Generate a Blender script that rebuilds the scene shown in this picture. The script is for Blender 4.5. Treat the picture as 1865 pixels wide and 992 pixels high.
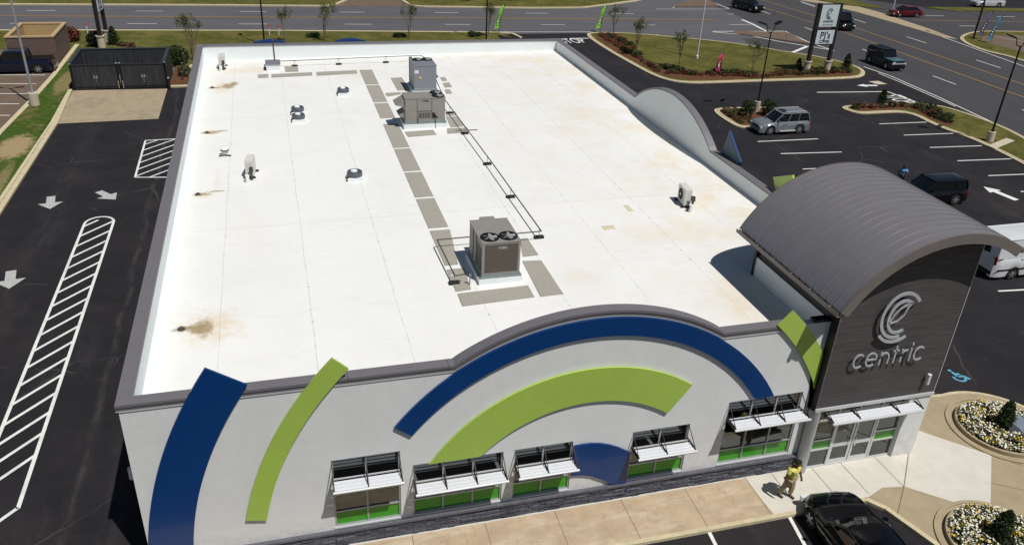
import bpy, bmesh, math, random
from mathutils import Vector, Matrix
for o in list(bpy.data.objects): bpy.data.objects.remove(o)
SC=bpy.context.scene; COL=SC.collection
# ---------------------------------------------------------------- camera
PW,PH=1865.0,992.0
F,YAW,PITCH,ROLL=1503.52,-0.29670887,0.49055892,0.0514306
CP=Vector((4.87876,-20.1986,20.95133))
_f=Vector((-math.sin(YAW)*math.cos(PITCH),math.cos(YAW)*math.cos(PITCH),-math.sin(PITCH)))
_r=Vector((math.cos(YAW),math.sin(YAW),0)); _u=_r.cross(_f)
R_=_r*math.cos(ROLL)+_u*math.sin(ROLL); U_=-_r*math.sin(ROLL)+_u*math.cos(ROLL)
cd=bpy.data.cameras.new('camera'); co=bpy.data.objects.new('camera',cd); COL.objects.link(co)
cd.sensor_width=36; cd.lens=36*F/PW; cd.clip_end=3000; cd.clip_start=.1
M=Matrix((( R_.x,U_.x,-_f.x,CP.x),(R_.y,U_.y,-_f.y,CP.y),(R_.z,U_.z,-_f.z,CP.z),(0,0,0,1)))
co.matrix_world=M; SC.camera=co
def _ray(x,y): return _f+R_*((x-PW/2)/F)+U_*((PH/2-y)/F)
def g(x,y,z=0.0):            # ground point seen at photo pixel (x, y), height z
    d=_ray(x,y); t=(z-CP.z)/d.z; return CP+d*t
def fy(x,y,Y):
    d=_ray(x,y); t=(Y-CP.y)/d.y; return CP+d*t
# ---------------------------------------------------------------- light
SUNV=Vector((.256,-.462,1)).normalized()
w=bpy.data.worlds.new('World'); SC.world=w; w.use_nodes=True
nt=w.node_tree; nt.nodes.clear()
sky=nt.nodes.new('ShaderNodeTexSky'); sky.sky_type='NISHITA'; sky.sun_disc=False
sky.sun_elevation=math.asin(SUNV.z); sky.sun_rotation=math.atan2(SUNV.x,SUNV.y)
sky.air_density=1.0; sky.dust_density=.6; sky.ozone_density=1.2
bg=nt.nodes.new('ShaderNodeBackground'); bg.inputs[1].default_value=.05
wo=nt.nodes.new('ShaderNodeOutputWorld'); nt.links.new(sky.outputs[0],bg.inputs[0]); nt.links.new(bg.outputs[0],wo.inputs[0])
sl=bpy.data.lights.new('sun','SUN'); sl.energy=5.0; sl.angle=math.radians(.5); sl.color=(1,.965,.91)
so=bpy.data.objects.new('sun',sl); COL.objects.link(so); so.rotation_euler=SUNV.to_track_quat('Z','Y').to_euler(); so.location=(0,0,60)
vs=SC.view_settings; vs.view_transform='Standard'; vs.look='None'; vs.exposure=-.36; vs.gamma=1
try: SC.render.film_transparent=False
except Exception: pass
# ---------------------------------------------------------------- materials
def S(v): # sRGB 0-255 -> linear
    return tuple((c/255/12.92 if c/255<=.04045 else ((c/255+.055)/1.055)**2.4) for c in v)
def mat(name,col,rough=.6,metal=0.,var=.12,scale=3.,bump=0.,bscale=40.,spec=.5,stretch=None,col2=None,coat=0,detail=6):
    m=bpy.data.materials.new(name); m.use_nodes=True; n=m.node_tree; b=n.nodes['Principled BSDF']
    b.inputs['Roughness'].default_value=rough; b.inputs['Metallic'].default_value=metal
    b.inputs['Specular IOR Level'].default_value=spec
    if coat: b.inputs['Coat Weight'].default_value=coat; b.inputs['Coat Roughness'].default_value=.03
    tc=n.nodes.new('ShaderNodeTexCoord'); mp=n.nodes.new('ShaderNodeMapping')
    n.links.new(tc.outputs['Object'],mp.inputs[0])
    if stretch: mp.inputs['Scale'].default_value=stretch
    no=n.nodes.new('ShaderNodeTexNoise'); no.inputs['Scale'].default_value=scale; no.inputs['Detail'].default_value=detail; no.inputs['Roughness'].default_value=.65
    n.links.new(mp.outputs[0],no.inputs['Vector'])
    cr=n.nodes.new('ShaderNodeValToRGB'); cr.color_ramp.elements[0].position=.3; cr.color_ramp.elements[1].position=.7
    c2=col2 if col2 else tuple(min(1,c*(1+var)) for c in col); c1=col if col2 else tuple(c*(1-var) for c in col)
    cr.color_ramp.elements[0].color=(*c1,1); cr.color_ramp.elements[1].color=(*c2,1)
    n.links.new(no.outputs[0],cr.inputs[0]); n.links.new(cr.outputs[0],b.inputs['Base Color'])
    if bump:
        n2=n.nodes.new('ShaderNodeTexNoise'); n2.inputs['Scale'].default_value=bscale; n2.inputs['Detail'].default_value=4
        n.links.new(tc.outputs['Object'],n2.inputs['Vector'])
        bp=n.nodes.new('ShaderNodeBump'); bp.inputs['Strength'].default_value=bump; bp.inputs['Distance'].default_value=.05
        n.links.new(n2.outputs[0],bp.inputs['Height']); n.links.new(bp.outputs[0],b.inputs['Normal'])
    m['cr']=cr.name
    return m
def node(n,t,**k):
    x=n.nodes.new(t)
    for a,v in k.items(): setattr(x,a,v)
    return x
def mixc(n,fac,a,b,mode='MIX'):
    x=n.nodes.new('ShaderNodeMix'); x.data_type='RGBA'; x.blend_type=mode
    for s,v in ((x.inputs[0],fac),(x.inputs[6],a),(x.inputs[7],b)):
        if hasattr(v,'is_output'): n.links.new(v,s)
        elif isinstance(v,(int,float)): s.default_value=v
        else: s.default_value=(*v,1)
    return x.outputs[2]
def mth(n,op,a,b=None,clamp=False):
    x=n.nodes.new('ShaderNodeMath'); x.operation=op; x.use_clamp=clamp
    for i,v in enumerate((a,b)):
        if v is None: continue
        if hasattr(v,'is_output'): n.links.new(v,x.inputs[i])
        else: x.inputs[i].default_value=v
    return x.outputs[0]
def nz(n,scale,vec=None,detail=5,rough=.6,stretch=None):
    tc=n.nodes.new('ShaderNodeTexCoord'); v=tc.outputs['Object']
    if stretch:
        mp=n.nodes.new('ShaderNodeMapping'); mp.inputs['Scale'].default_value=stretch; n.links.new(v,mp.inputs[0]); v=mp.outputs[0]
    x=n.nodes.new('ShaderNodeTexNoise'); x.inputs['Scale'].default_value=scale; x.inputs['Detail'].default_value=detail; x.inputs['Roughness'].default_value=rough
    n.links.new(v,x.inputs['Vector']); return x.outputs[0]
def ramp(n,v,p0,p1,c0=0.,c1=1.):
    x=n.nodes.new('ShaderNodeMapRange'); x.inputs[1].default_value=p0; x.inputs[2].default_value=p1; x.inputs[3].default_value=c0; x.inputs[4].default_value=c1
    n.links.new(v,x.inputs[0]); return x.outputs[0]
def bc(m): # returns tree, principled, current colour socket
    n=m.node_tree; b=n.nodes['Principled BSDF']; return n,b,b.inputs['Base Color'].links[0].from_socket

ASPH=mat('fresh_asphalt',S((35,33,37)),.85,var=.25,scale=.5,bump=.5,bscale=60,spec=.25)
n,b,c=bc(ASPH)
# pale scuffs / drying marks running along the drives, fine aggregate speckle
sc=ramp(n,nz(n,.35,stretch=(1.6,.35,1),detail=9,rough=.7),.56,.8,0,.42)
c=mixc(n,sc,c,S((78,75,76))); sp=ramp(n,nz(n,26,detail=2),.62,.8,0,.5); c=mixc(n,sp,c,S((92,90,90)))
tc=n.nodes.new('ShaderNodeTexCoord'); sx=n.nodes.new('ShaderNodeSeparateXYZ'); n.links.new(tc.outputs['Object'],sx.inputs[0])
for cx_,wd_,st_ in ((-3.0,.2,.28),(-8.4,.9,.12),(-1.6,.5,.12)):
    dd=mth(n,'ABSOLUTE',mth(n,'SUBTRACT',mth(n,'ADD',sx.outputs[0],mth(n,'MULTIPLY',nz(n,.12,stretch=(1,1,1),detail=3),1.6)),cx_+.8))
    mk=mth(n,'MULTIPLY',ramp(n,dd,wd_,0,0,st_),ramp(n,nz(n,2.2,stretch=(1,.35,1),detail=8,rough=.75),.4,.62,0,1)); c=mixc(n,mk,c,S((104,98,94)))
c=mixc(n,ramp(n,nz(n,.16,detail=5),.5,.75,0,.35),c,S((66,60,58)))
c=mixc(n,ramp(n,nz(n,.9,detail=3),.68,.74,0,.5),c,S((22,21,24)))
vo_=n.nodes.new('ShaderNodeTexVoronoi'); vo_.feature='DISTANCE_TO_EDGE'; vo_.inputs['Scale'].default_value=.16; tcv=n.nodes.new('ShaderNodeTexCoord'); vm=n.nodes.new('ShaderNodeMix'); vm.data_type='VECTOR'; vm.inputs[0].default_value=.25; nn=n.nodes.new('ShaderNodeTexNoise'); nn.inputs['Scale'].default_value=.8; n.links.new(tcv.outputs['Object'],nn.inputs['Vector']); n.links.new(tcv.outputs['Object'],vm.inputs[4]); n.links.new(nn.outputs['Color'],vm.inputs[5]); n.links.new(vm.outputs[1],vo_.inputs['Vector'])
c=mixc(n,mth(n,'MULTIPLY',mth(n,'LESS_THAN',vo_.outputs['Distance'],.004),ramp(n,nz(n,.3),.5,.6,0,.45)),c,S((84,80,80)))
c=mixc(n,ramp(n,nz(n,3.5,stretch=(.4,1.6,1),detail=10,rough=.8),.58,.74,0,.28),c,S((110,104,98)))
n.links.new(c,b.inputs['Base Color'])
ROAD=mat('worn_road_asphalt',S((90,89,93)),.85,var=.12,scale=.3,bump=.3,bscale=50,spec=.3,stretch=(.25,1,1))
n,b,c=bc(ROAD); c=mixc(n,ramp(n,nz(n,1.1,stretch=(.06,1,1),detail=6),.48,.7,0,.45),c,S((70,69,73))); 
c=mixc(n,ramp(n,nz(n,20,detail=2),.55,.75,0,.3),c,S((125,122,120))); n.links.new(c,b.inputs['Base Color'])
ROADN=mat('worn_avenue_asphalt',S((68,67,70)),.85,var=.12,scale=.3,bump=.3,bscale=50,spec=.3,stretch=(1,.25,1))
n,b,c=bc(ROADN); c=mixc(n,ramp(n,nz(n,1.1,stretch=(1,.06,1),detail=6),.48,.7,0,.45),c,S((62,61,66))); n.links.new(c,b.inputs['Base Color'])
TANASPH=mat('brown_old_asphalt',S((108,93,80)),.9,var=.15,scale=.8,bump=.3,spec=.2)
CONC=mat('pale_concrete',S((190,180,160)),.8,var=.12,scale=2.5,bump=.15,bscale=30,spec=.3)
CONCL=mat('light_concrete',S((205,201,190)),.8,var=.07,scale=1.5,bump=.1,bscale=30,spec=.3)
CONCT=mat('tan_concrete',S((180,160,134)),.85,scale=1.1,var=.13,bump=.15,bscale=30,spec=.3)
n,b,c=bc(CONCT); c=mixc(n,ramp(n,nz(n,.7,stretch=(.5,1.8,1),detail=10,rough=.8),.5,.66,0,.7),c,S((214,200,178))); c=mixc(n,ramp(n,nz(n,1.5,stretch=(1.5,.6,1),detail=10,rough=.8),.54,.7,0,.6),c,S((150,116,82))); n.links.new(c,b.inputs['Base Color'])
CONCP=mat('plaza_tan_concrete',S((163,149,122)),.85,scale=1.4,var=.1,bump=.15,bscale=30,spec=.3)
n,b,c=bc(CONCP); c=mixc(n,ramp(n,nz(n,.8,detail=9,rough=.75),.5,.72,0,.5),c,S((146,128,98))); c=mixc(n,ramp(n,nz(n,3,detail=8,rough=.8),.6,.72,0,.35),c,S((186,174,150))); n.links.new(c,b.inputs['Base Color'])
n,b,c=bc(CONCL); c=mixc(n,ramp(n,nz(n,1.2,detail=9,rough=.75),.55,.75,0,.4),c,S((184,178,162))); n.links.new(c,b.inputs['Base Color'])
PAD=mat('dumpster_pad_concrete',S((160,146,122)),.85,scale=1.2,var=.14,bump=.1,spec=.3)
n,b,c=bc(PAD); c=mixc(n,ramp(n,nz(n,.7,stretch=(1,.4,1),detail=9),.52,.7,0,.5),c,S((128,122,100))); n.links.new(c,b.inputs['Base Color'])
KERB=mat('kerb_concrete',S((196,184,152)),.85,var=.15,scale=3,bump=.2,spec=.3)
JOINT=mat('joint_dark',S((120,105,84)),.95,var=.1)
GRASS=mat('lawn_grass',S((84,86,38)),.95,var=.3,scale=1.6,bump=1.0,bscale=25,spec=.1,detail=10)
n,b,c=bc(GRASS)
c=mixc(n,ramp(n,nz(n,1.3,stretch=(.6,1.8,1),detail=12,rough=.85),.46,.6,0,.8),c,S((58,64,28)))
c=mixc(n,ramp(n,nz(n,.32,detail=10,rough=.75),.45,.66,0,.8),c,S((120,110,64)))
c=mixc(n,ramp(n,nz(n,4,detail=8,rough=.8),.52,.62,0,.7),c,S((118,108,66))); n.links.new(c,b.inputs['Base Color'])
DGRASS=mat('green_strip_grass',S((68,90,34)),.95,var=.3,scale=2.2,bump=1.0,bscale=25,spec=.1,detail=10)
n,b,c=bc(DGRASS)
c=mixc(n,ramp(n,nz(n,.55,detail=10,rough=.8),.52,.62,0,.85),c,S((128,108,72)))
c=mixc(n,ramp(n,nz(n,9,detail=4),.5,.72,0,.5),c,S((46,62,22)))
tc=n.nodes.new('ShaderNodeTexCoord'); sx=n.nodes.new('ShaderNodeSeparateXYZ'); n.links.new(tc.outputs['Object'],sx.inputs[0])
for dx_,dy_,rx_,ry_ in ((-12.75,41.4,1.15,2.6),(-12.2,34,.5,4.),(-12.4,58,.8,4.)):
    ax=mth(n,'DIVIDE',mth(n,'SUBTRACT',sx.outputs[0],dx_),rx_); ay=mth(n,'DIVIDE',mth(n,'SUBTRACT',sx.outputs[1],dy_),ry_)
    d=mth(n,'SQRT',mth(n,'ADD',mth(n,'MULTIPLY',ax,ax),mth(n,'MULTIPLY',ay,ay))); d=mth(n,'ADD',d,mth(n,'MULTIPLY',mth(n,'SUBTRACT',nz(n,2.2,detail=9,rough=.75),.5),2.0))
    c=mixc(n,ramp(n,d,1.05,.75,0,.9 if dy_==41.4 else .45),c,S((170,148,114)))
n.links.new(c,b.inputs['Base Color'])
DIRT=mat('bare_dirt',S((168,148,114)),.95,var=.15,scale=3,bump=.4,spec=.1)
MULCH=mat('bark_mulch',S((96,66,48)),.95,scale=5,var=.4,bump=1.2,bscale=18,spec=.1,detail=10)
n,b,c=bc(MULCH); c=mixc(n,ramp(n,nz(n,14,detail=4),.52,.7,0,.6),c,S((140,98,70))); n.links.new(c,b.inputs['Base Color'])
WPAINT=mat('white_road_paint',S((225,226,222)),.7,var=.1,scale=6)
WPAINT2=mat('grey_road_paint',S((176,176,174)),.75,var=.2,scale=6)
for mp_ in (WPAINT,):
    n,b,c=bc(mp_); c=mixc(n,ramp(n,nz(n,9,detail=8,rough=.8),.58,.7,0,.75),c,S((120,118,116))); c=mixc(n,ramp(n,nz(n,1.2,detail=4),.5,.75,0,.4),c,S((150,148,145))); n.links.new(c,b.inputs['Base Color'])
YPAINT=mat('yellow_road_paint',S((170,134,72)),.75,var=.2,scale=4)
BPAINT=mat('light_blue_paint',S((92,160,182)),.7,var=.15,scale=8)
STUCCO=mat('grey_stucco',S((218,219,218)),.85,var=.035,scale=2.5,bump=.12,bscale=70,spec=.2)
n,b,c=bc(STUCCO); c=mixc(n,ramp(n,nz(n,.5,stretch=(1,1,.25),detail=8),.5,.8,0,.25),c,S((196,195,192))); tc=n.nodes.new('ShaderNodeTexCoord'); sx=n.nodes.new('ShaderNodeSeparateXYZ'); n.links.new(tc.outputs['Object'],sx.inputs[0])
dr=mth(n,'MULTIPLY',ramp(n,nz(n,2.2,stretch=(1,1,.06),detail=6,rough=.75),.52,.7,0,.2),ramp(n,sx.outputs[2],4.2,6.6,0,1)); c=mixc(n,dr,c,S((182,180,174)))
sp_=mth(n,'MULTIPLY',ramp(n,nz(n,3.,detail=8),.4,.65,0,.5),ramp(n,sx.outputs[2],1.5,.8,0,1)); c=mixc(n,sp_,c,S((178,172,162)))
n.links.new(c,b.inputs['Base Color'])
COPING=mat('purple_grey_coping_metal',S((120,117,121)),.5,.2,var=.05,scale=1.5)
COPL=mat('light_trim_metal',S((200,200,204)),.4,.4,var=.04)
TPO=mat('white_membrane_wall',S((226,232,232)),.6,var=.03,scale=1.2)
BLUE=mat('navy_blue_panel',S((5,55,112)),.28,0,var=.06,scale=.8,coat=.12)
n,b,c=bc(BLUE); c=mixc(n,ramp(n,nz(n,.6,detail=4),.6,.85,0,.35),c,S((20,78,142))); n.links.new(c,b.inputs['Base Color'])
GREEN=mat('lime_green_panel',S((164,192,84)),.35,0,var=.05,scale=.7,coat=.1)
n,b,c=bc(GREEN); c=mixc(n,ramp(n,nz(n,.5,detail=4),.58,.85,0,.3),c,S((168,198,98))); n.links.new(c,b.inputs['Base Color'])
EDGE=mat('dark_panel_edge',S((26,30,34)),.5,var=.1)
BGREEN=mat('bright_green_spandrel',S((58,150,22)),.25,var=.06,scale=2)
ALU=mat('silver_aluminium',S((165,167,170)),.35,.3,var=.05)
LALU=mat('pale_aluminium',S((205,207,209)),.4,.3,var=.03)
BLADE=mat('white_blade',S((208,211,216)),.4,0,var=.03)
DARKM=mat('dark_bronze_metal',S((44,40,40)),.5,.3,var=.1)
BLACKM=mat('black_metal',S((18,18,20)),.45,.2,var=.1)
GALV=mat('galvanised_steel',S((150,160,160)),.4,.6,var=.12,scale=6)
HVAC=mat('grey_beige_sheet_metal',S((142,138,132)),.55,.1,var=.06,scale=2.5)
HVACB=mat('blue_grey_sheet_metal',S((128,130,140)),.5,.15,var=.06,scale=2.5)
COIL=mat('condenser_coil',S((92,84,76)),.6,.3,var=.25,scale=20,stretch=(6,6,.4))
ACW=mat('ac_cream',S((210,208,200)),.5,var=.05)
DARK=mat('near_black',S((14,14,16)),.7,var=.1)
GASP=mat('gas_pipe_grey',S((72,70,68)),.6,.2,var=.15)
RUBB=mat('rubber_block',S((40,38,38)),.9,var=.15)
WPADM=mat('walkway_pad_grey',S((160,156,146)),.85,var=.06,scale=3,bump=.2,bscale=120,spec=.2)
LOGOM=mat('brushed_letter_metal',S((176,182,190)),.35,.2,var=.05,scale=8)
VAULT=mat('standing_seam_grey',S((140,137,141)),.34,.35,var=.05,scale=1.2)
FASC=mat('bronze_fascia',S((120,114,110)),.5,.2,var=.06,scale=2)
BRICK=mat('brown_block',S((118,90,78)),.9,var=.15,scale=3,bump=.2)
BCAP=mat('tan_cap',S((176,152,116)),.9,var=.1)
TYRE=mat('tyre_rubber',S((22,22,23)),.9,var=.1)
RIMM=mat('alloy_rim',S((190,192,196)),.3,.7,var=.05)
CHROME=mat('chrome',S((215,218,222)),.12,.9,var=.02)
REDL=mat('red_lens',S((140,16,18)),.2,var=.05); HEADL=mat('clear_lens',S((215,218,222)),.12,var=.03)
SKIN=mat('brown_skin',S((92,58,42)),.6,var=.08,scale=8); HAIR=mat('black_hair',S((16,13,12)),.8,var=.2)
YSHIRT=mat('yellow_shirt_cloth',S((206,200,104)),.85,var=.1,scale=9); KHAKI=mat('khaki_trouser_cloth',S((150,138,104)),.9,var=.2,scale=9)
BSHIRT=mat('pale_blue_shirt_cloth',S((110,160,214)),.85,var=.15,scale=9); DPANT=mat('dark_trouser_cloth',S((30,30,38)),.9,var=.1)
BARK=mat('pale_grey_bark',S((120,108,92)),.9,var=.2,scale=9)
LEAF=mat('sapling_leaf',S((84,92,52)),.7,var=.4,scale=4,spec=.3); LEAFD=mat('dark_leaf',S((38,56,22)),.7,var=.5,scale=5,spec=.3)
LEAFR=mat('rust_leaf',S((100,52,30)),.8,var=.4,scale=4)
LEAFO=mat('olive_leaf',S((66,70,30)),.8,var=.4,scale=4)
FW=mat('white_petal',S((232,230,214)),.7,var=.06); FY=mat('yellow_petal',S((222,184,44)),.7,var=.15)
SOILD=mat('dark_soil',S((42,32,24)),.95,var=.3,scale=8,bump=.6)
STONE=mat('slate_stone',S((78,80,90)),.75,var=.3,scale=2.5,spec=.3)
# stacked ledgestone: long thin courses from a brick texture in facade coordinates
n,b,c=bc(STONE); tc=n.nodes.new('ShaderNodeTexCoord'); sx=n.nodes.new('ShaderNodeSeparateXYZ'); n.links.new(tc.outputs['Object'],sx.inputs[0])
cx=n.nodes.new('ShaderNodeCombineXYZ'); n.links.new(sx.outputs[0],cx.inputs[0]); n.links.new(sx.outputs[2],cx.inputs[1])
br=n.nodes.new('ShaderNodeTexBrick'); br.inputs['Scale'].default_value=1; br.inputs['Brick Width'].default_value=.46; br.inputs['Row Height'].default_value=.075
br.inputs['Mortar Size'].default_value=.009; br.inputs['Color1'].default_value=(*S((66,68,78)),1); br.inputs['Color2'].default_value=(*S((124,126,138)),1); br.inputs['Mortar'].default_value=(*S((16,16,20)),1)
n.links.new(cx.outputs[0],br.inputs['Vector']); n.links.new(mixc(n,.35,br.outputs[0],c),b.inputs['Base Color'])
bp=n.nodes.new('ShaderNodeBump'); bp.inputs['Strength'].default_value=.9; bp.inputs['Distance'].default_value=.04; n.links.new(br.outputs[1],bp.inputs['Height']); bp.invert=True; n.links.new(bp.outputs[0],b.inputs['Normal'])
WOOD=mat('grey_wood_grain_panel',S((68,65,67)),.55,var=.1,scale=2,stretch=(.5,1,9),spec=.35)
n,b,c=bc(WOOD); c=mixc(n,ramp(n,nz(n,3.2,stretch=(.22,1,10),detail=10,rough=.7),.42,.66,0,.8),c,S((98,93,94)))
c=mixc(n,ramp(n,nz(n,5,stretch=(.12,1,14),detail=6),.52,.62,0,.6),c,S((44,41,44))); n.links.new(c,b.inputs['Base Color'])
GATE=mat('charcoal_gate_board',S((36,38,44)),.7,var=.1,scale=1.2)
n,b,c=bc(GATE); c=mixc(n,ramp(n,nz(n,9,stretch=(1,1,.05),detail=3),.45,.6,0,.7),c,S((58,60,67))); n.links.new(c,b.inputs['Base Color'])
# brick coursing on the block enclosure
n,b,c=bc(BRICK); br=n.nodes.new('ShaderNodeTexBrick'); br.inputs['Scale'].default_value=1; br.inputs['Brick Width'].default_value=.4; br.inputs['Row Height'].default_value=.2; br.inputs['Mortar Size'].default_value=.012
br.inputs['Color1'].default_value=(*S((98,80,74)),1); br.inputs['Color2'].default_value=(*S((112,92,84)),1); br.inputs['Mortar'].default_value=(*S((84,66,58)),1)
tc=n.nodes.new('ShaderNodeTexCoord'); sx=n.nodes.new('ShaderNodeSeparateXYZ'); n.links.new(tc.outputs['Object'],sx.inputs[0]); cx=n.nodes.new('ShaderNodeCombineXYZ')
n.links.new(mth(n,'ADD',sx.outputs[0],sx.outputs[1]),cx.inputs[0]); n.links.new(sx.outputs[2],cx.inputs[1]); n.links.new(cx.outputs[0],br.inputs['Vector']); n.links.new(br.outputs[0],b.inputs['Base Color'])
# roof membrane with seams, wrinkles, drain stains
ROOF=mat('white_roof_membrane',S((231,231,228)),.6,var=.02,scale=.6,bump=.25,bscale=3,spec=.3)
n,b,c=bc(ROOF); tc=n.nodes.new('ShaderNodeTexCoord'); sx=n.nodes.new('ShaderNodeSeparateXYZ'); n.links.new(tc.outputs['Object'],sx.inputs[0]); X,Y=sx.outputs[0],sx.outputs[1]
wob=mth(n,'MULTIPLY',nz(n,.4),.12)
for per,off,wd in ((3.05,.6,.022),):
    fr=mth(n,'FRACT',mth(n,'DIVIDE',mth(n,'ADD',mth(n,'ADD',X,wob),off),per))
    ln=mth(n,'LESS_THAN',fr,wd/per); ln=mth(n,'MULTIPLY',ln,ramp(n,nz(n,3,stretch=(.2,1,1)),.4,.6,.25,.8))
    c=mixc(n,ln,c,S((172,170,160)))
fr=mth(n,'FRACT',mth(n,'DIVIDE',mth(n,'ADD',mth(n,'ADD',X,wob),.64),3.05)); nr=mth(n,'LESS_THAN',fr,.035); fd=mth(n,'FRACT',mth(n,'DIVIDE',Y,.83)); dt=mth(n,'MULTIPLY',mth(n,'MULTIPLY',nr,mth(n,'LESS_THAN',fd,.09)),ramp(n,nz(n,.9,detail=4),.5,.6,0,.55)); c=mixc(n,dt,c,S((150,148,140)))
c=mixc(n,ramp(n,nz(n,.22,stretch=(1,.6,1),detail=8,rough=.7),.45,.7,0,.5),c,S((219,219,214)))
c=mixc(n,ramp(n,nz(n,2.4,stretch=(.4,1.2,1),detail=10,rough=.8),.6,.72,0,.35),c,S((204,200,188)))
wr=ramp(n,nz(n,.45,stretch=(.6,1.6,1),detail=9,rough=.6),.57,.6,0,.16); wr2=ramp(n,nz(n,.45,stretch=(.6,1.6,1),detail=9,rough=.6),.6,.63,1,0); c=mixc(n,mth(n,'MULTIPLY',wr,wr2),c,S((206,206,204)))
fr=mth(n,'FRACT',mth(n,'DIVIDE',mth(n,'ADD',Y,2.),15.2)); c=mixc(n,mth(n,'MULTIPLY',mth(n,'LESS_THAN',fr,.002),.6),c,S((190,188,180)))
yel=mth(n,'MULTIPLY',ramp(n,nz(n,.55,detail=9,rough=.75),.45,.75,0,.7),ramp(n,X,15,25,0,1)); c=mixc(n,yel,c,S((222,200,150)))
yel=mth(n,'MULTIPLY',ramp(n,nz(n,.8,detail=9,rough=.75),.5,.75,0,.5),ramp(n,Y,30,41,0,1)); c=mixc(n,yel,c,S((224,206,162)))
c=mixc(n,ramp(n,nz(n,1.6,detail=10,rough=.8),.62,.8,0,.3),c,S((214,206,184)))
n1=nz(n,1.7,detail=9,rough=.7); n2=nz(n,5.5,detail=6,rough=.8)
for i,(dx,dy,rx,ry,st) in enumerate([(2.15,5.4,1.15,1.35,1.),(1.7,35.1,.8,1.6,.85),(1.3,26.,.55,.6,.9),(1.2,17.2,.6,.6,.9),(1.9,18.9,.2,1.8,.35),(13.9,8.9,.55,.5,.7),(20.5,9,2.5,1.5,.35),(15.8,6.3,1,1,.3),(21,3,1.1,2,.55),(2.3,22.3,.4,.4,.3),(3.2,38.9,2.2,1.1,.6),(3.5,13,1.1,3,.12)]):
    ax=mth(n,'DIVIDE',mth(n,'SUBTRACT',X,dx),rx); ay=mth(n,'DIVIDE',mth(n,'SUBTRACT',Y,dy),ry)
    d=mth(n,'SQRT',mth(n,'ADD',mth(n,'MULTIPLY',ax,ax),mth(n,'MULTIPLY',ay,ay)))
    d=mth(n,'ADD',d,mth(n,'MULTIPLY',mth(n,'SUBTRACT',n1,.5),2.6)); d=mth(n,'ADD',d,mth(n,'MULTIPLY',mth(n,'SUBTRACT',n2,.5),1.3))
    c=mixc(n,ramp(n,d,1.0,.15,0,.5*st),c,S((214,186,128)))
    pass
for dx,dy,rx,ry in [(1.2,5.45,.42,.2),(1.9,5.4,.34,.66),(1.58,5.43,.3,.38),(1.2,34.9,.5,.2),(2.05,35.2,.42,.7),(2.4,35.7,.3,.5),(1.3,26.,.6,.22),(1.9,26.2,.35,.12),(1.25,17.25,.48,.24),(1.85,17.5,.45,.1)]:
    ax=mth(n,'DIVIDE',mth(n,'SUBTRACT',X,dx),rx); ay=mth(n,'DIVIDE',mth(n,'SUBTRACT',Y,dy),ry)
    d=mth(n,'SQRT',mth(n,'ADD',mth(n,'MULTIPLY',ax,ax),mth(n,'MULTIPLY',ay,ay))); d=mth(n,'ADD',d,mth(n,'ADD',mth(n,'MULTIPLY',mth(n,'SUBTRACT',n2,.5),1.7),mth(n,'MULTIPLY',mth(n,'SUBTRACT',n1,.5),1.2)))
    c=mixc(n,ramp(n,d,1.15,.5,0,.85),c,S((158,138,104)))
n.links.new(c,b.inputs['Base Color'])
def glass(name,tint,refl):
    m=bpy.data.materials.new(name); m.use_nodes=True; n=m.node_tree; n.nodes.clear()
    o=n.nodes.new('ShaderNodeOutputMaterial'); tr=n.nodes.new('ShaderNodeBsdfTransparent'); tr.inputs[0].default_value=(*tint,1)
    gl=n.nodes.new('ShaderNodeBsdfGlossy'); gl.inputs['Roughness'].default_value=.02; gl.inputs[0].default_value=(*refl,1)
    fr=n.nodes.new('ShaderNodeFresnel'); fr.inputs[0].default_value=2.1; mx=n.nodes.new('ShaderNodeMixShader')
    n.links.new(fr.outputs[0],mx.inputs[0]); n.links.new(tr.outputs[0],mx.inputs[1]); n.links.new(gl.outputs[0],mx.inputs[2]); n.links.new(mx.outputs[0],o.inputs[0]); return m
GLASS=glass('tinted_window_glass',(.26,.29,.29),(.85,.9,.92))
CGLASS=mat('car_glass',S((14,18,22)),.04,0,var=.05,spec=.7)
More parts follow.
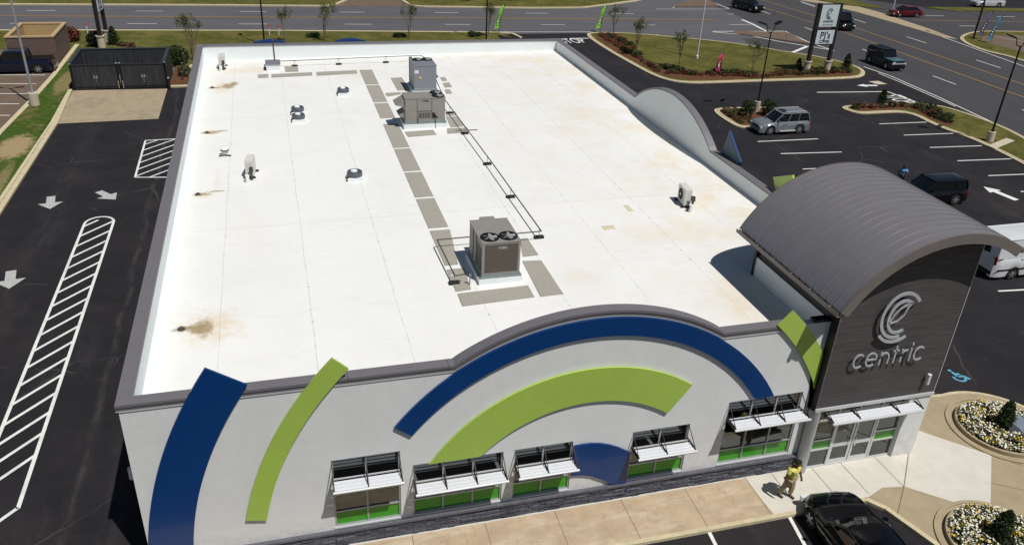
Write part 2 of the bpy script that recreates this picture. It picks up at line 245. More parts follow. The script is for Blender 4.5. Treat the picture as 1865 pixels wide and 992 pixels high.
# ---------------------------------------------------------------- mesh helpers
class MB:
    def __init__(s): s.v=[]; s.f=[]; s.T=Matrix.Identity(4)
    def at(s,M): s.T=M; return s
    def add(s,vs,fs):
        k=len(s.v); s.v+= [tuple(s.T@Vector(v)) for v in vs]; s.f+=[tuple(i+k for i in f) for f in fs]; return s
    def box(s,x0,x1,y0,y1,z0,z1):
        return s.add([(x0,y0,z0),(x1,y0,z0),(x1,y1,z0),(x0,y1,z0),(x0,y0,z1),(x1,y0,z1),(x1,y1,z1),(x0,y1,z1)],
            [(0,3,2,1),(4,5,6,7),(0,1,5,4),(1,2,6,5),(2,3,7,6),(3,0,4,7)])
    def cbox(s,c,d): return s.box(c[0]-d[0]/2,c[0]+d[0]/2,c[1]-d[1]/2,c[1]+d[1]/2,c[2]-d[2]/2,c[2]+d[2]/2)
    def poly(s,pts,z=None):
        p=[(q[0],q[1],z if z is not None else (q[2] if len(q)>2 else 0)) for q in pts]; 
        a=sum(p[i][0]*p[(i+1)%len(p)][1]-p[(i+1)%len(p)][0]*p[i][1] for i in range(len(p)))
        if a<0: p=p[::-1]
        return s.add(p,[tuple(range(len(p)))])
    def prism(s,pts,z0,z1):      # xy polygon extruded in z
        p=[(q[0],q[1]) for q in pts]; a=sum(p[i][0]*p[(i+1)%len(p)][1]-p[(i+1)%len(p)][0]*p[i][1] for i in range(len(p)))
        if a<0: p=p[::-1]
        m=len(p); return s.add([(x,y,z0) for x,y in p]+[(x,y,z1) for x,y in p],[tuple(range(m))[::-1],tuple(range(m,2*m))]+[(i,(i+1)%m,m+(i+1)%m,m+i) for i in range(m)])
    def xz(s,pts,y0,y1):         # xz polygon extruded in y
        p=[(q[0],q[1]) for q in pts]; a=sum(p[i][0]*p[(i+1)%len(p)][1]-p[(i+1)%len(p)][0]*p[i][1] for i in range(len(p)))
        if a<0: p=p[::-1]
        m=len(p); return s.add([(x,y0,z) for x,z in p]+[(x,y1,z) for x,z in p],[tuple(range(m)),tuple(range(m,2*m))[::-1]]+[((i+1)%m,i,m+i,m+(i+1)%m) for i in range(m)])
    def yz(s,pts,x0,x1):
        p=[(q[0],q[1]) for q in pts]; a=sum(p[i][0]*p[(i+1)%len(p)][1]-p[(i+1)%len(p)][0]*p[i][1] for i in range(len(p)))
        if a>0: p=p[::-1]
        m=len(p); return s.add([(x0,y,z) for y,z in p]+[(x1,y,z) for y,z in p],[tuple(range(m)),tuple(range(m,2*m))[::-1]]+[((i+1)%m,i,m+i,m+(i+1)%m) for i in range(m)])
    def tube(s,a,b_,r0,r1=None,n=10,caps=True):
        r1=r0 if r1 is None else r1; a=Vector(a); b_=Vector(b_); d=(b_-a).normalized(); u=d.orthogonal().normalized(); w_=d.cross(u)
        P=[]; 
        for c,r in ((a,r0),(b_,r1)):
            for i in range(n):
                t=2*math.pi*i/n; P.append(tuple(c+(u*math.cos(t)+w_*math.sin(t))*r))
        fs=[(i,(i+1)%n,n+(i+1)%n,n+i) for i in range(n)]
        if caps: fs+=[tuple(range(n))[::-1],tuple(range(n,2*n))]
        return s.add(P,fs)
    def path(s,pts,r,n=6):
        for i in range(len(pts)-1): s.tube(pts[i],pts[i+1],r,r,n)
        return s
    def lathe(s,prof,c=(0,0,0),n=20):
        P=[];k=len(prof)
        for r,z in prof:
            for i in range(n): t=2*math.pi*i/n; P.append((c[0]+r*math.cos(t),c[1]+r*math.sin(t),c[2]+z))
        fs=[(j*n+i,j*n+(i+1)%n,(j+1)*n+(i+1)%n,(j+1)*n+i) for j in range(k-1) for i in range(n)]+[tuple(range(n))[::-1],tuple(range((k-1)*n,k*n))]
        return s.add(P,fs)
    def strip(s,pl,wd,z):        # flat painted line along polyline
        for i in range(len(pl)-1):
            a=Vector(pl[i][:2]); b_=Vector(pl[i+1][:2]); d=(b_-a); 
            if d.length<1e-6: continue
            q=Vector((-d.y,d.x)).normalized()*wd/2
            s.add([(*(a-q),z),(*(b_-q),z),(*(b_+q),z),(*(a+q),z)],[(0,1,2,3)])
        return s
    def ribbon(s,pts,wd,y0,y1,closed=False):   # stroke in the xz plane, extruded in y
        n=len(pts); L=[];Rr=[]
        for i in range(n):
            if closed: a=Vector(pts[i-1]); b_=Vector(pts[(i+1)%n])
            else: a=Vector(pts[max(i-1,0)]); b_=Vector(pts[min(i+1,n-1)])
            d=(b_-a).normalized(); q=Vector((-d.y,d.x))*wd/2; p=Vector(pts[i]); L.append(p+q); Rr.append(p-q)
        P=[(p.x,y0,p.y) for p in L]+[(p.x,y0,p.y) for p in Rr]+[(p.x,y1,p.y) for p in L]+[(p.x,y1,p.y) for p in Rr]
        fs=[]
        for i in range(n if closed else n-1):
            j=(i+1)%n; fs+=[(i,n+i,n+j,j),(2*n+i,2*n+j,3*n+j,3*n+i),(i,j,2*n+j,2*n+i),(n+i,3*n+i,3*n+j,n+j)]
        if not closed: fs+=[(0,2*n,3*n,n),(n-1,2*n-1,4*n-1,3*n-1)]
        return s.add(P,fs)
    def build(s,name,m,parent=None,smooth=None,**k):
        me=bpy.data.meshes.new(name); me.from_pydata(s.v,[],s.f); me.materials.append(m); me.update()
        if smooth is not None:
            me.shade_smooth(); me.set_sharp_from_angle(angle=math.radians(smooth))
        o=bpy.data.objects.new(name,me); COL.objects.link(o)
        if parent: o.parent=parent
        for a,v in k.items(): o[a]=v
        return o
def struct(name,mb,m): return mb.build(name,m,kind='structure')
def empty(name,loc,label,cat,rz=0,group=None):
    o=bpy.data.objects.new(name,None); COL.objects.link(o); o.location=loc; o.rotation_euler=(0,0,rz); o['label']=label; o['category']=cat; o.empty_display_size=.2
    if group: o['group']=group
    return o
def tag(o,label,cat,group=None):
    o['label']=label; o['category']=cat
    if group: o['group']=group
    return o
def copy_tree(o,parent=None,loc=None,rz=None,label=None):
    c=o.copy(); COL.objects.link(c)
    if parent: c.parent=parent; c.matrix_parent_inverse=o.matrix_parent_inverse.copy()
    if loc is not None: c.location=loc
    if rz is not None: c.rotation_euler=(0,0,rz)
    if label: c['label']=label
    for ch in list(o.children): copy_tree(ch,c)
    return c
def arc(cx,cz,r,a0,a1,n=24): return [(cx+r*math.cos(math.radians(a0+(a1-a0)*i/n)),cz+r*math.sin(math.radians(a0+(a1-a0)*i/n))) for i in range(n+1)]
def ring(cx,cz,r0,r1,a0,a1,n=40): return arc(cx,cz,r1,a0,a1,n)+arc(cx,cz,r0,a1,a0,n)
def text_mesh(body,size,depth=.0,extr=.01,bold=0):
    cu=bpy.data.curves.new('t','FONT'); cu.body=body; cu.size=size; cu.extrude=extr; cu.offset=bold; cu.align_x='CENTER'
    to=bpy.data.objects.new('t',cu); COL.objects.link(to); dg=bpy.context.evaluated_depsgraph_get(); me=bpy.data.meshes.new_from_object(to.evaluated_get(dg)); 
    bpy.data.objects.remove(to); return [tuple(v.co) for v in me.vertices],[tuple(p.vertices) for p in me.polygons]
def pts(*a,z=0.): return [g(a[i],a[i+1],z) for i in range(0,len(a),2)]
def offset(P,d):
    P=[Vector(q[:2]) for q in P]; n=len(P); a=sum(P[i].x*P[(i+1)%n].y-P[(i+1)%n].x*P[i].y for i in range(n)); sg=1 if a>0 else -1; out=[]
    for i in range(n):
        e0=(P[i]-P[i-1]).normalized(); e1=(P[(i+1)%n]-P[i]).normalized(); n0=Vector((-e0.y,e0.x))*sg; n1=Vector((-e1.y,e1.x))*sg
        m=(n0+n1); m=m.normalized() if m.length>1e-3 else n0; k=max(.45,m.dot(n0)); out.append(P[i]+m*(d/k))
    return out
def smoothpoly(P,it=2):
    P=[Vector(q[:2]) for q in P]
    for _ in range(it):
        Q=[]
        for i in range(len(P)):
            a,b_=P[i],P[(i+1)%len(P)]; Q+= [a*.75+b_*.25,a*.25+b_*.75]
        P=Q
    return P
RNG=random.Random(7)
# ================================================================ SETTING
struct('ground',MB().poly([(-900,-600),(1200,-600),(1200,1500),(-900,1500)],-.06),GRASS)
struct('road',MB().poly([(-200,50),(66.9,50),(66.9,200),(-200,200)],-.02),ROAD)
struct('avenue',MB().poly([(60,-200),(300,-200),(300,200),(66.9,200),(66.9,70),(60,70)],-.012),ROADN)
# car park asphalt
lot=[(-11.3,-60),(-11.0,40)]+[tuple(q[:2]) for q in pts(106,226,132,166)]+[tuple(q[:2]) for q in pts(133,150,345,150,420,72,960,62,1074,60.5,1103,88,1152,110,1190,130,1240,140,1300,143,1430,138,1550,136,1567,131,1572.7,123,1621.7,139.7,1710.6,178.7,1865,258)]+[(64.8,-60)]
struct('car_park',MB().poly(lot,.0),ASPH)
# left neighbour lot, strip of grass and kerbs
struct('neighbour_car_park',MB().poly([(-60,-20),(-15.1,20),(-14.55,44.8),(-14.2,51.3),(-13.9,60),(-13.85,72),(-60,76)],.004),TANASPH)
struct('neighbour_kerb',MB().prism([(-15.0,-20),(-14.6,-20),(-14.25,44.8),(-13.85,51.3),(-13.55,60),(-13.5,72),(-13.9,72),(-13.95,60),(-14.25,51.3),(-14.6,44.8)],-.05,.12),KERB)
struct('grass_strip',MB().prism([(-14.6,-40),(-11.5,-40),(-11.5,40),(-11.75,55.5),(-11.75,62),(-11.9,70),(-13.5,72),(-13.55,60),(-13.85,51.3),(-14.25,44.8)],-.05,.1),DGRASS)
struct('left_drive_kerb',MB().prism([(-11.62,-40),(-11.05,-40),(-11.0,30),(-10.95,46.6),(-11.45,55.5),(-11.75,55.5),(-11.5,46.6),(-11.6,30)],-.05,.125),KERB)
struct('left_gutter_line',MB().poly([(-11.36,-40),(-11.33,-40),(-11.3,46),(-11.33,46)],.129),JOINT)
# verge north of the building
vg=[tuple(q[:2]) for q in pts(-700,58,105,57,300,57,500,57.5,905,60.5,938,72)]+[(27,69),(28,60),(27,43.2),(-3.9,43.2),(-3.9,61),(-3,62),(-4,70),(-60,78)]
struct('grass_verge',MB().prism(vg[:1]+vg[1:6]+[(30.3,73.6),(29.6,68),(29.6,60),(29.6,55),(-3.2,55.7),(-3.2,62),(-14,70),(-60,76)],-.055,.09),GRASS)
vk=MB()
L=[q for q in pts(-700,57,105,57,300,57,500,57.5,905,60.5)]+[Vector((32.2,74.3,0)),Vector((32.7,72,0))]
for i in range(len(L)-1): 
    a=Vector(L[i][:2]); b_=Vector(L[i+1][:2]); q=Vector((-(b_-a).y,(b_-a).x)).normalized()*.16; vk.prism([a-q,b_-q,b_+q,a+q],-.05,.13)
struct('verge_kerb',vk,KERB)
struct('verge_mulch',MB().prism([(-3.8,55.9),(-.5,55.9),(-.5,62),(-3.8,62)],-.04,.112),MULCH)
struct('verge_mulch_kerb',MB().prism([(-3.8,55.5),(27,55.5),(27,55.85),(-3.8,55.85)],-.04,.13),KERB)
struct('dumpster_pad',MB().poly(pts(133,165,305,162,288.5,216.6,104.5,225.5),.006),PAD)
# north side of road
gn=[tuple(q[:2]) for q in pts(-700,8,0,9,300,10,450,11,590,12,612,9,632,0,638,-25,640,-70)]+[(-200,150)]
struct('north_lawn',MB().prism(gn,-.05,.1),GRASS)
gk=[tuple(q[:2]) for q in pts(728,-70,728,-10,735,3,748,11,770,13,860,14,960,15.5,1060,15,1110,9,1160,2,1200,-9,1235,-30,1260,-70)]
struct('north_lawn_east',MB().prism(gk,-.05,.1),GRASS)
struct('north_drive',MB().poly([tuple(q[:2]) for q in pts(600,12,640,-70,728,-70,760,12)],-.008),TANASPH)
nk=MB()
for seq in (gn[:9],gk[:-1]):
    for i in range(len(seq)-1):
        a=Vector(seq[i]); b_=Vector(seq[i+1]); q=Vector((-(b_-a).y,(b_-a).x)).normalized()*.2; nk.prism([a-q,b_-q,b_+q,a+q],-.05,.13)
struct('north_kerb',nk,KERB)
# islands ---------------------------------------------------------
def island(name,P,mulch=None,grass=True,kw=.42):
    P=smoothpoly(P,2); I=offset(P,kw)
    mb=MB(); m=len(P); ax=sum(P[i].x*P[(i+1)%m].y-P[(i+1)%m].x*P[i].y for i in range(m))
    if ax<0: P=P[::-1]; I=I[::-1]
    V=[(p.x,p.y,-.05) for p in P]+[(p.x,p.y,.10) for p in P]+[(p.x,p.y,.13) for p in I]+[(p.x,p.y,.0) for p in I]
    fs=[]
    for i in range(m): j=(i+1)%m; fs+=[(i,j,m+j,m+i),(m+i,m+j,2*m+j,2*m+i),(2*m+i,2*m+j,3*m+j,3*m+i)]
    struct(name+'_kerb',mb.add(V,fs),KERB)
    struct(name+('_grass' if grass else '_mulch'),MB().poly(I,.095),GRASS if grass else MULCH)
    if mulch: struct(name+'_mulch',MB().poly(mulch,.105),MULCH)
    # dark gutter joint line along kerb middle
    G1=offset(P,kw*.5); G2=offset(P,kw*.5+.05)
    jb=MB()
    for i in range(m): j=(i+1)%m; jb.add([(*G1[i],.125),(*G1[j],.125),(*G2[j],.127),(*G2[i],.127)],[(0,1,2,3)])
    struct(name+'_kerb_joint',jb,JOINT); return I
IA=pts(1066,66,1074,60,1130,60.5,1200,65.5,1300,75,1355,82,1443,97,1480,102,1530,113,1558,121,1575,130,1575,139,1556,144,1429,147.5,1300,152,1260,153,1222,149.5,1190,139.5,1150,118,1101,90)
island('large_island',IA,pts(1080,65,1100,63.5,1127,63,1142,81,1152,98,1180,113,1202,123,1240,129.5,1278,133,1370,139,1400,133,1460,129,1500,126,1542,127,1555,134,1550,139.5,1429,143,1300,147,1262,148,1228,144.5,1196,135,1156,114,1112,92))
IB=pts(1296,203,1310,197.5,1383,196.5,1425,197,1425,232,1376,234,1350,234.5,1331,227)
island('small_island',IB,grass=False)
IC=pts(1530,198.5,1540,193.5,1600,191,1660,189,1704,192,1745,202,1803,222.5,1838,237,1870,254,1950,300,2100,400,2050,400,1950,350,1867,302,1800,268,1756,249,1704,231,1654,205,1600,207,1563,209)
island('corner_island',IC,pts(1548,196.5,1600,194,1660,192,1690,196,1715,206,1735,220,1737,232,1725,231,1700,222,1658,200,1600,202.5,1565,204))
struct('storm_flume',MB().poly(pts(1798,268,1832,254,1848,259,1812,274),.135),CONC)
IR=pts(1745,70,1758,62,1785,57,1865,58.5,2100,62,2100,190,1960,145,1845,106,1794,95,1758,81)
island('far_right_island',IR)
struct('far_right_lot',MB().poly(pts(1783,69,1800,66,1865,66.5,2080,70,2080,160,1960,128,1865,98,1805,82,1788,75),.11),TANASPH)
struct('far_right_lot_lines',MB().strip(pts(1812,68,1880,81),.15,.116).strip(pts(1840,67,1930,80),.15,.116),WPAINT2)
# tan concrete median at the junction & traffic islands
struct('tan_median',MB().poly(pts(1430,-10,1540,6,1600,22,1690,52,1745,72,1718,68,1640,45,1560,22,1500,8,1380,-12),.003),CONCP)
struct('north_east_lawn',MB().prism(pts(1470,-30,1540,-2,1600,13,1612,17,1540,10,1488,1,1380,-18),-.05,.1),GRASS)
struct('east_verge',MB().prism(pts(1683,15,1700,14,1865,17,2100,20,2100,28,1865,22,1740,21),-.05,.1),GRASS)
struct('east_lot',MB().poly(pts(1540,-60,1560,-2,1690,14,2100,16,2100,-60),.002),ASPH)
struct('splitter_island',MB().prism(pts(1222,13,1258,0,1290,0,1312,12),-.03,.08),TANASPH)
struct('wedge_island',MB().prism(pts(1325,60,1340,58,1425,59,1440,62,1472,80,1440,76),-.03,.08),TANASPH)
# ---------------- painted markings
wp=MB(); wg=MB(); yp=MB(); z=.006
def L2(mb,a,b_,wd=.12,zz=.006): mb.strip([g(*a),g(*b_)],wd,zz)
# road dashes
def along(y0,x): return 0
A0=g(0,19);A1=g(1300,28)
for row,(a,b_) in enumerate([((47,19.5),(1260,26)),((232,43.5),(1230,46))]):
    P0=g(*a); P1=g(*b_); d=(P1-P0); L_=d.length; d.normalize(); s=0 if row==0 else 0
    k=-6
    while k*11.9<L_:
        q=P0+d*(k*11.9); wp.strip([q,q+d*3.1],.14,.003); k+=1
yp.strip([g(-600,30),g(0,29.5),g(450,32),g(900,34),g(1300,37)],.13,.003); yp.strip([v+Vector((0,.3,0)) for v in (g(-600,30),g(0,29.5),g(450,32),g(900,34),g(1300,37))],.13,.003)
yp.strip([(76.2,-40),(76.3,43),(76.25,72),(74,92),(66,118)],.14,.0).strip([(80.8,-40),(80.4,47),(79.8,74),(77.5,95),(70,120)],.14,.0)
for yy in range(-40,110,12):
    wp.strip([(72.5,yy+4.2),(72.5,yy+7.6)],.14,.0); wp.strip([(83.5,yy+9.8),(83.4,yy+13.4)],.14,.0)
wp.strip([(87.2,-40),(87.1,54),(88.6,69)],.14,.0).strip(pts(1572.7,122,1621.7,138.5,1710.6,177.5,1780,210,1865,250),.14,.004).strip(pts(1600,133.5,1640,150,1710.6,181,1740,194),.12,.004)
yp.strip(pts(1660,37,1865,39.5,2100,42),.13,.0); wp.strip(pts(1685,29,1719,29.3),.14,.0).strip(pts(1815,30.5,1849,31),.14,.0).strip(pts(1747,47.5,1776,47.8),.14,.0)
wp.strip(pts(1225,14.5,1255,2),.14,.003).strip(pts(1288,0,1328,16.5),.14,.003).strip(pts(1195,17,1328,17),.14,.003)
wp.strip(pts(1298,57.6,1430,57.2,1470,76,1519,93),.2,.003).strip(pts(1298,58.5,1360,64,1420,76,1475,85,1512,91),.2,.003)
wp.strip(pts(1351,36,1372,45,1395,57),.35,.003); wp.strip(pts(1443,96,1472,84),.4,.003).strip(pts(1328,45,1368,45.5),.14,.003).strip(pts(1325,26,1336,26.2),.14,.003)
wp.strip(pts(1460,5,1485,13),.14,.0)
# edge line along the far road
wp.strip(pts(-600,55,105,55.3,500,56,905,58.5,1070,58.5,1200,64),.14,.003)
# dashed hatch + bays near the entrance (right)
for a,b_ in [((1380,258),(1490,253)),((1422,280),(1533,277)),((1462,308),(1580,303)),((1601.4,225.9),(1692,222.4)),((1646,246.3),(1736.4,243)),((1693.4,268.8),(1788,265.6)),((1743.7,293),(1842.5,289.3)),((1800,320),(1900,316)),((1859,349),(1960,345)),((1818,530),(1930,524))]:
    L2(wp,a,b_,.13)
wp.strip(pts(1488,168.5,1540,168,1616,167,1676,189),.18,z)
# STOP and ENTER-type lettering
def roadtext(body,c,rz,sx,sy,mb):
    v,f=text_mesh(body,1.0,extr=0,bold=.005); M=Matrix.Translation(c)@Matrix.Rotation(rz,4,'Z')@Matrix.Diagonal((sx,sy,1,1))
    mb.T=M; mb.add(v,f); mb.T=Matrix.Identity(4)
roadtext('STOP',g(1049,78.5,.007),math.radians(4),1.25,3.2,wp)
roadtext('STOP',g(1629,182,.007)+Vector((-.2,0.3,0)),math.radians(-92),1.1,2.9,wp)
wp.strip(pts(1038,70.5,1072,70),.25,z)
def arrow(mb,px,pdir,L_=2.2,wd=1.15,zz=.007):
    c=g(*px); d=g(*pdir)-c; d.z=0; d.normalize(); q=Vector((-d.y,d.x,0)); hl=.95; sw=.24
    P=[c-d*L_/2-q*sw,c+d*(L_/2-hl)-q*sw,c+d*(L_/2-hl)-q*wd/2,c+d*L_/2,c+d*(L_/2-hl)+q*wd/2,c+d*(L_/2-hl)+q*sw,c-d*L_/2+q*sw]; mb.poly(P,zz)
arrow(wg,(92,369),(90,390),2.0,1.35); arrow(wg,(195,356),(212,364),1.9,1.3); arrow(wg,(18.5,509),(15,540),2.0,1.4)
arrow(wp,(1821,352),(1800,343.5),2.6,1.2); arrow(wp,(1579,156),(1560,156),2.2,1.0)
# left hatched median: capsule outline + diagonal bars
med=MB(); xl,xr=-6.25,-4.71; top=27.6
med.strip([(xl,-20),(xl,top)],.14,z); med.strip([(xr,4.15),(xr,top)],.14,z); med.strip([(xr+.0,4.2),(-6.25,2.4)],.14,z)
A=[((xl+xr)/2+(xr-xl)/2*math.cos(math.radians(t)),top+(xr-xl)/2*1.1*math.sin(math.radians(t))) for t in range(0,181,12)]; med.strip(A,.14,z+.001)
yy=5.1
while yy<27.6:
    e_=min(1,(28.0-yy)/1.85); med.strip([(xl,yy),(xl+(xr-xl)*e_,yy+1.85*e_)],.14,z-.001); yy+=1.3
for a,b_ in [((265,256),(322,253)),((309,323),(246,323)),((246,323),(265,256))]: L2(med,a,b_,.13,z+.002)
for t in range(7):
    yb=33.4+t*1.25; x0,x1=-4.35,-2.1; a=Vector((x0,yb)); b2=Vector((x1,yb+2.4))
    if b2.y>41.7: k=(41.7-a.y)/(b2.y-a.y); b2=a+(b2-a)*k
    if a.y<34.4: k=(34.4-a.y)/(b2.y-a.y); a=a+(b2-a)*k
    med.strip([a,b2],.12,z+.003)
struct('hatched_median_paint',med,WPAINT)
# neighbour lot bays
for y_,x1 in ((137,82),(153,66),(171,50),(189.5,35),(210.5,18),(233,-2),(256,-30)): wp.strip([g(-200,y_-0.3),g(x1,y_)],.13,.011)
# front bays
for a,b_ in [((1290,965),(1303,991)),((1436,937),(1462,985))]:
    A=g(*a);B=g(*b_); d=(B-A).normalized(); wp.strip([A,A+d*5.3],.13,z)
for k in range(1,6): A=g(1290,965)-Vector((3.12*k,0,0)); wp.strip([A,A+Vector((-.3,-5.3,0))],.13,z)
struct('white_markings',wp,WPAINT); struct('arrow_markings',wg,WPAINT2); struct('yellow_markings',yp,YPAINT)
# drain frame in junction apron
dq=pts(1582,148.5,1600,147.7,1616,153.5,1598,154); di=offset(dq,.55)
mb=MB()
for i in range(4): mb.add([(*dq[i][:2],.004),(*dq[(i+1)%4][:2],.004),(*di[(i+1)%4],.004),(*di[i],.004)],[(0,1,2,3)])
struct('drain_collar',mb,CONC)
# access symbol, light blue
hs=MB(); c=g(1747,684,.01)
def hpt(u,v): return (c.x+u*.62,c.y+v*.62)
hs.strip([hpt(-.15+.42*math.cos(math.radians(t)),-.2+.42*math.sin(math.radians(t))) for t in range(150,400,15)],.13,.01)
hs.strip([hpt(-.2,.55),hpt(-.15,-.05),hpt(.3,-.1),hpt(.5,-.55)],.14,.012); hs.strip([hpt(-.18,.25),hpt(.22,.22)],.11,.011)
hs.poly([hpt(-.22+.14*math.cos(t*.6283),.75+.14*math.sin(t*.6283)) for t in range(10)],.011); struct('access_symbol_paint',hs,BPAINT)
# ---------------- front sidewalk and plaza
ZS=.12
struct('front_sidewalk',MB().prism([(-8,-2.05),(20.55,-2.05),(20.45,0.05),(-8,0.05)],-.05,ZS),CONCT)
struct('front_kerb',MB().prism([(-8,-2.22),(24.3,-2.22),(24.3,-2.05),(-8,-2.05)],-.05,ZS+.006),KERB)
struct('wall_kerb_strip',MB().prism([(-8,-.16),(20.45,-.16),(20.45,-.09),(-8,-.09)],ZS,ZS+.02),CONCL)
struct('entry_slab',MB().prism([(20.55,-2.05),(24.5,-2.05),(25.3,-1.75),(26.15,-1.89),(28.9,.92),(28.75,2.6),(20.5,2.6),(20.45,0)],-.04,ZS-.002),CONCL)
pz=[(24.3,-2.05),(24.5,-1.95),(25.3,-1.75),(26.15,-1.89),(28.9,.92),(28.75,2.75),(30.9,2.72)]+[(32.3+2.7*math.cos(math.radians(t)),0+2.7*math.sin(math.radians(t))) for t in range(100,-1,-9)]+[(35.2,-3),(36,-8),(36,-25),(28.5,-25),(26.6,-9.5),(25.4,-4.6),(24.8,-2.75)]
struct('plaza',MB().prism(pz,-.05,ZS-.004),CONCP)
struct('plaza_light_panel',MB().poly([(28.9,.92),(30.84,-1.16),(28.32,-3.81),(26.15,-1.89)],ZS+.002),CONCL)
pk=MB()
def kerbline(mb,P,wd,z0,z1):
    for i in range(len(P)-1):
        a=Vector(P[i][:2]); b_=Vector(P[i+1][:2]); d=(b_-a); q=Vector((-d.y,d.x)).normalized()*wd/2; mb.prism([a-q,b_-q,b_+q,a+q],z0,z1)
kerbline(pk,[(24.3,-2.12),(24.75,-2.7),(25.35,-4.6),(26.5,-9.5),(28.4,-25)],.2,-.04,ZS+.008)
kerbline(pk,pz[5:21],.16,-.04,ZS+.008)
struct('plaza_kerb',pk,KERB)
jn=MB(); zz=ZS+.004
for x in [20.5-2.5*k for k in range(12)]: jn.strip([(x,-.1),(x-.05,-2.05)],.022,zz)
for x in (21.6,23.3,24.58,26.13): jn.strip([(x,-.15),(x,-1.95)],.022,zz)
jn.strip([(28.85,2.6),(28.3,.41),(26.15,-1.89),(24.95,-3.05)],.025,zz+.006)
jn.strip([(30.84,-1.16),(33,-3.4)],.02,zz).strip([(28.32,-3.81),(31.5,-7)],.02,zz).strip([(31.5,-1.8),(34.5,-2.6)],.02,zz).strip([(29.6,-2.5),(33,-4.6)],.02,zz)
struct('paving_joints',jn,JOINT)
# ================================================================ BUILDING
W,D,H=26.88,42.23,6.67
B=empty('commercial_building',(0,0,0),'long low grey building with a white flat roof and blue and green arc panels','building')
ACX,ACZ,ACR=13.93,-.335,8.29
aj=math.degrees(math.acos((H-.05-ACZ)/ACR)) # not used
dxj=math.sqrt(ACR**2-(H-.07-ACZ)**2); a0=math.degrees(math.atan2(H-.07-ACZ,-dxj)); a1=math.degrees(math.atan2(H-.07-ACZ,dxj))
arcpts=arc(ACX,ACZ,ACR,a0,a1,40)
XR=22.62
fw=MB(); Y0,Y1=0,.28; zt=H-.07
wins=[('W1',5.55,7.68,3.66),('W2',8.08,11.08,3.0),('W3',11.46,13.51,3.0),('W4',15.68,17.84,3.0),('W5',19.24,22.21,3.7)]
ZB=.88
fw.xz([(0,3.7),(XR,3.7),(XR,zt)]+[tuple(p) for p in arcpts[::-1]]+[(0,zt)],Y0,Y1)
fw.box(0,XR,Y0,Y1,0,ZB)
xs=[0]+sum([[a,b_] for _,a,b_,_ in wins],[])+[XR]
for i in range(0,len(xs),2): fw.box(xs[i],xs[i+1],Y0,Y1,ZB,3.7)
for _,a,b_,t in wins:
    if t<3.69: fw.box(a,b_,Y0,Y1,t,3.7)
fw.build('front_wall',STUCCO,B)
MB().box(0,.3,.28,D,0,H-.07).build('side_wall',STUCCO,B)
MB().box(.3,W-.28,D-.3,D,0,H-.07).build('rear_wall',STUCCO,B)
RC=(21.4,-.45); RR=8.65; dz=zt-RC[1]; dy=math.sqrt(RR**2-dz**2)
ra=arc(RC[0],RC[1],RR,math.degrees(math.atan2(dz,-dy)),math.degrees(math.atan2(dz,dy)),36)
MB().yz([(4.9,0),(D,0),(D,zt)]+ra[::-1]+[(4.9,zt)],W-.28,W).build('side_wall',STUCCO,B)
# white membrane lining on inner parapet faces
ln=MB(); ln.box(.3,.32,.3,D-.3,5.45,H-.08); ln.box(.32,W-.3,D-.32,D-.3,5.45,H-.08)
ln.yz([(4.9,5.4),(D-.32,5.4),(D-.32,zt-.01)]+[(y,z_-.02) for y,z_ in ra[::-1]]+[(4.9,zt-.01)],W-.31,W-.28)
ln.xz([(.3,5.4),(XR-.1,5.4),(XR-.1,zt-.01)]+[(x,z_-.02) for x,z_ in arcpts[::-1]]+[(.3,zt-.01)],.28,.3)
ln.build('parapet_lining',TPO,B)
ln=MB(); ln.yz([(0.32,0),(D-.32,0),(D-.32,.09),(.32,.09)],.33,.6) 
# cant strip at the foot of the left parapet (tapered edge)
MB().xz([(.32,5.6),(.62,5.606),(.32,5.74)],.32,D-.32).build('cant_strip',TPO,B)
roofz=lambda x:5.6+x*.0095
rf=MB(); x0,x1=.3,W-.3
rf.add([(x0,.3,roofz(x0)),(x1,.3,roofz(x1)),(x1,D-.3,roofz(x1)),(x0,D-.3,roofz(x0)),(x0,.3,5.3),(x1,.3,5.3),(x1,D-.3,5.3),(x0,D-.3,5.3)],[(0,1,2,3),(7,6,5,4),(0,4,5,1),(1,5,6,2),(2,6,7,3),(3,7,4,0)])
rf.build('roof',ROOF,B)
# cricket ridge along the right parapet
# coping swept along parapets
def sweep(mb,P,N,w0,w1,h0,h1):  # P points; N = outward normals; rectangle from -w0(in) to w1(out)
    k=len(P); V=[]
    for p,n_,u in zip(P,N[0],N[1]):
        p=Vector(p); n_=Vector(n_); u=Vector(u)
        for a,b_ in ((-w0,h0),(w1,h0),(w1,h1),(-w0,h1)): V.append(tuple(p+n_*a+u*b_))
    fs=[(4*i+j,4*i+(j+1)%4,4*(i+1)+(j+1)%4,4*(i+1)+j) for i in range(k-1) for j in range(4)]+[(3,2,1,0),(4*k-4,4*k-3,4*k-2,4*k-1)]
    mb.add(V,fs)
cp=MB(); tr=MB()
FP=[(-.06,0,zt)]+[(x,0,z_) for x,z_ in arcpts]+[(21.55,0,zt)]
def ups(Q,ax):
    U=[]
    for i in range(len(Q)):
        a=Vector(Q[max(i-1,0)]); b_=Vector(Q[min(i+1,len(Q)-1)]); d=(b_-a).normalized()
        u=Vector((-d.z,0,d.x)) if ax=='x' else Vector((0,-d.z,d.y)); U.append(u if u.z>0 else -u)
    return U
U=ups(FP,'x'); sweep(cp,FP,([(0,-1,0)]*len(FP),U),.34,.06,0,.09)
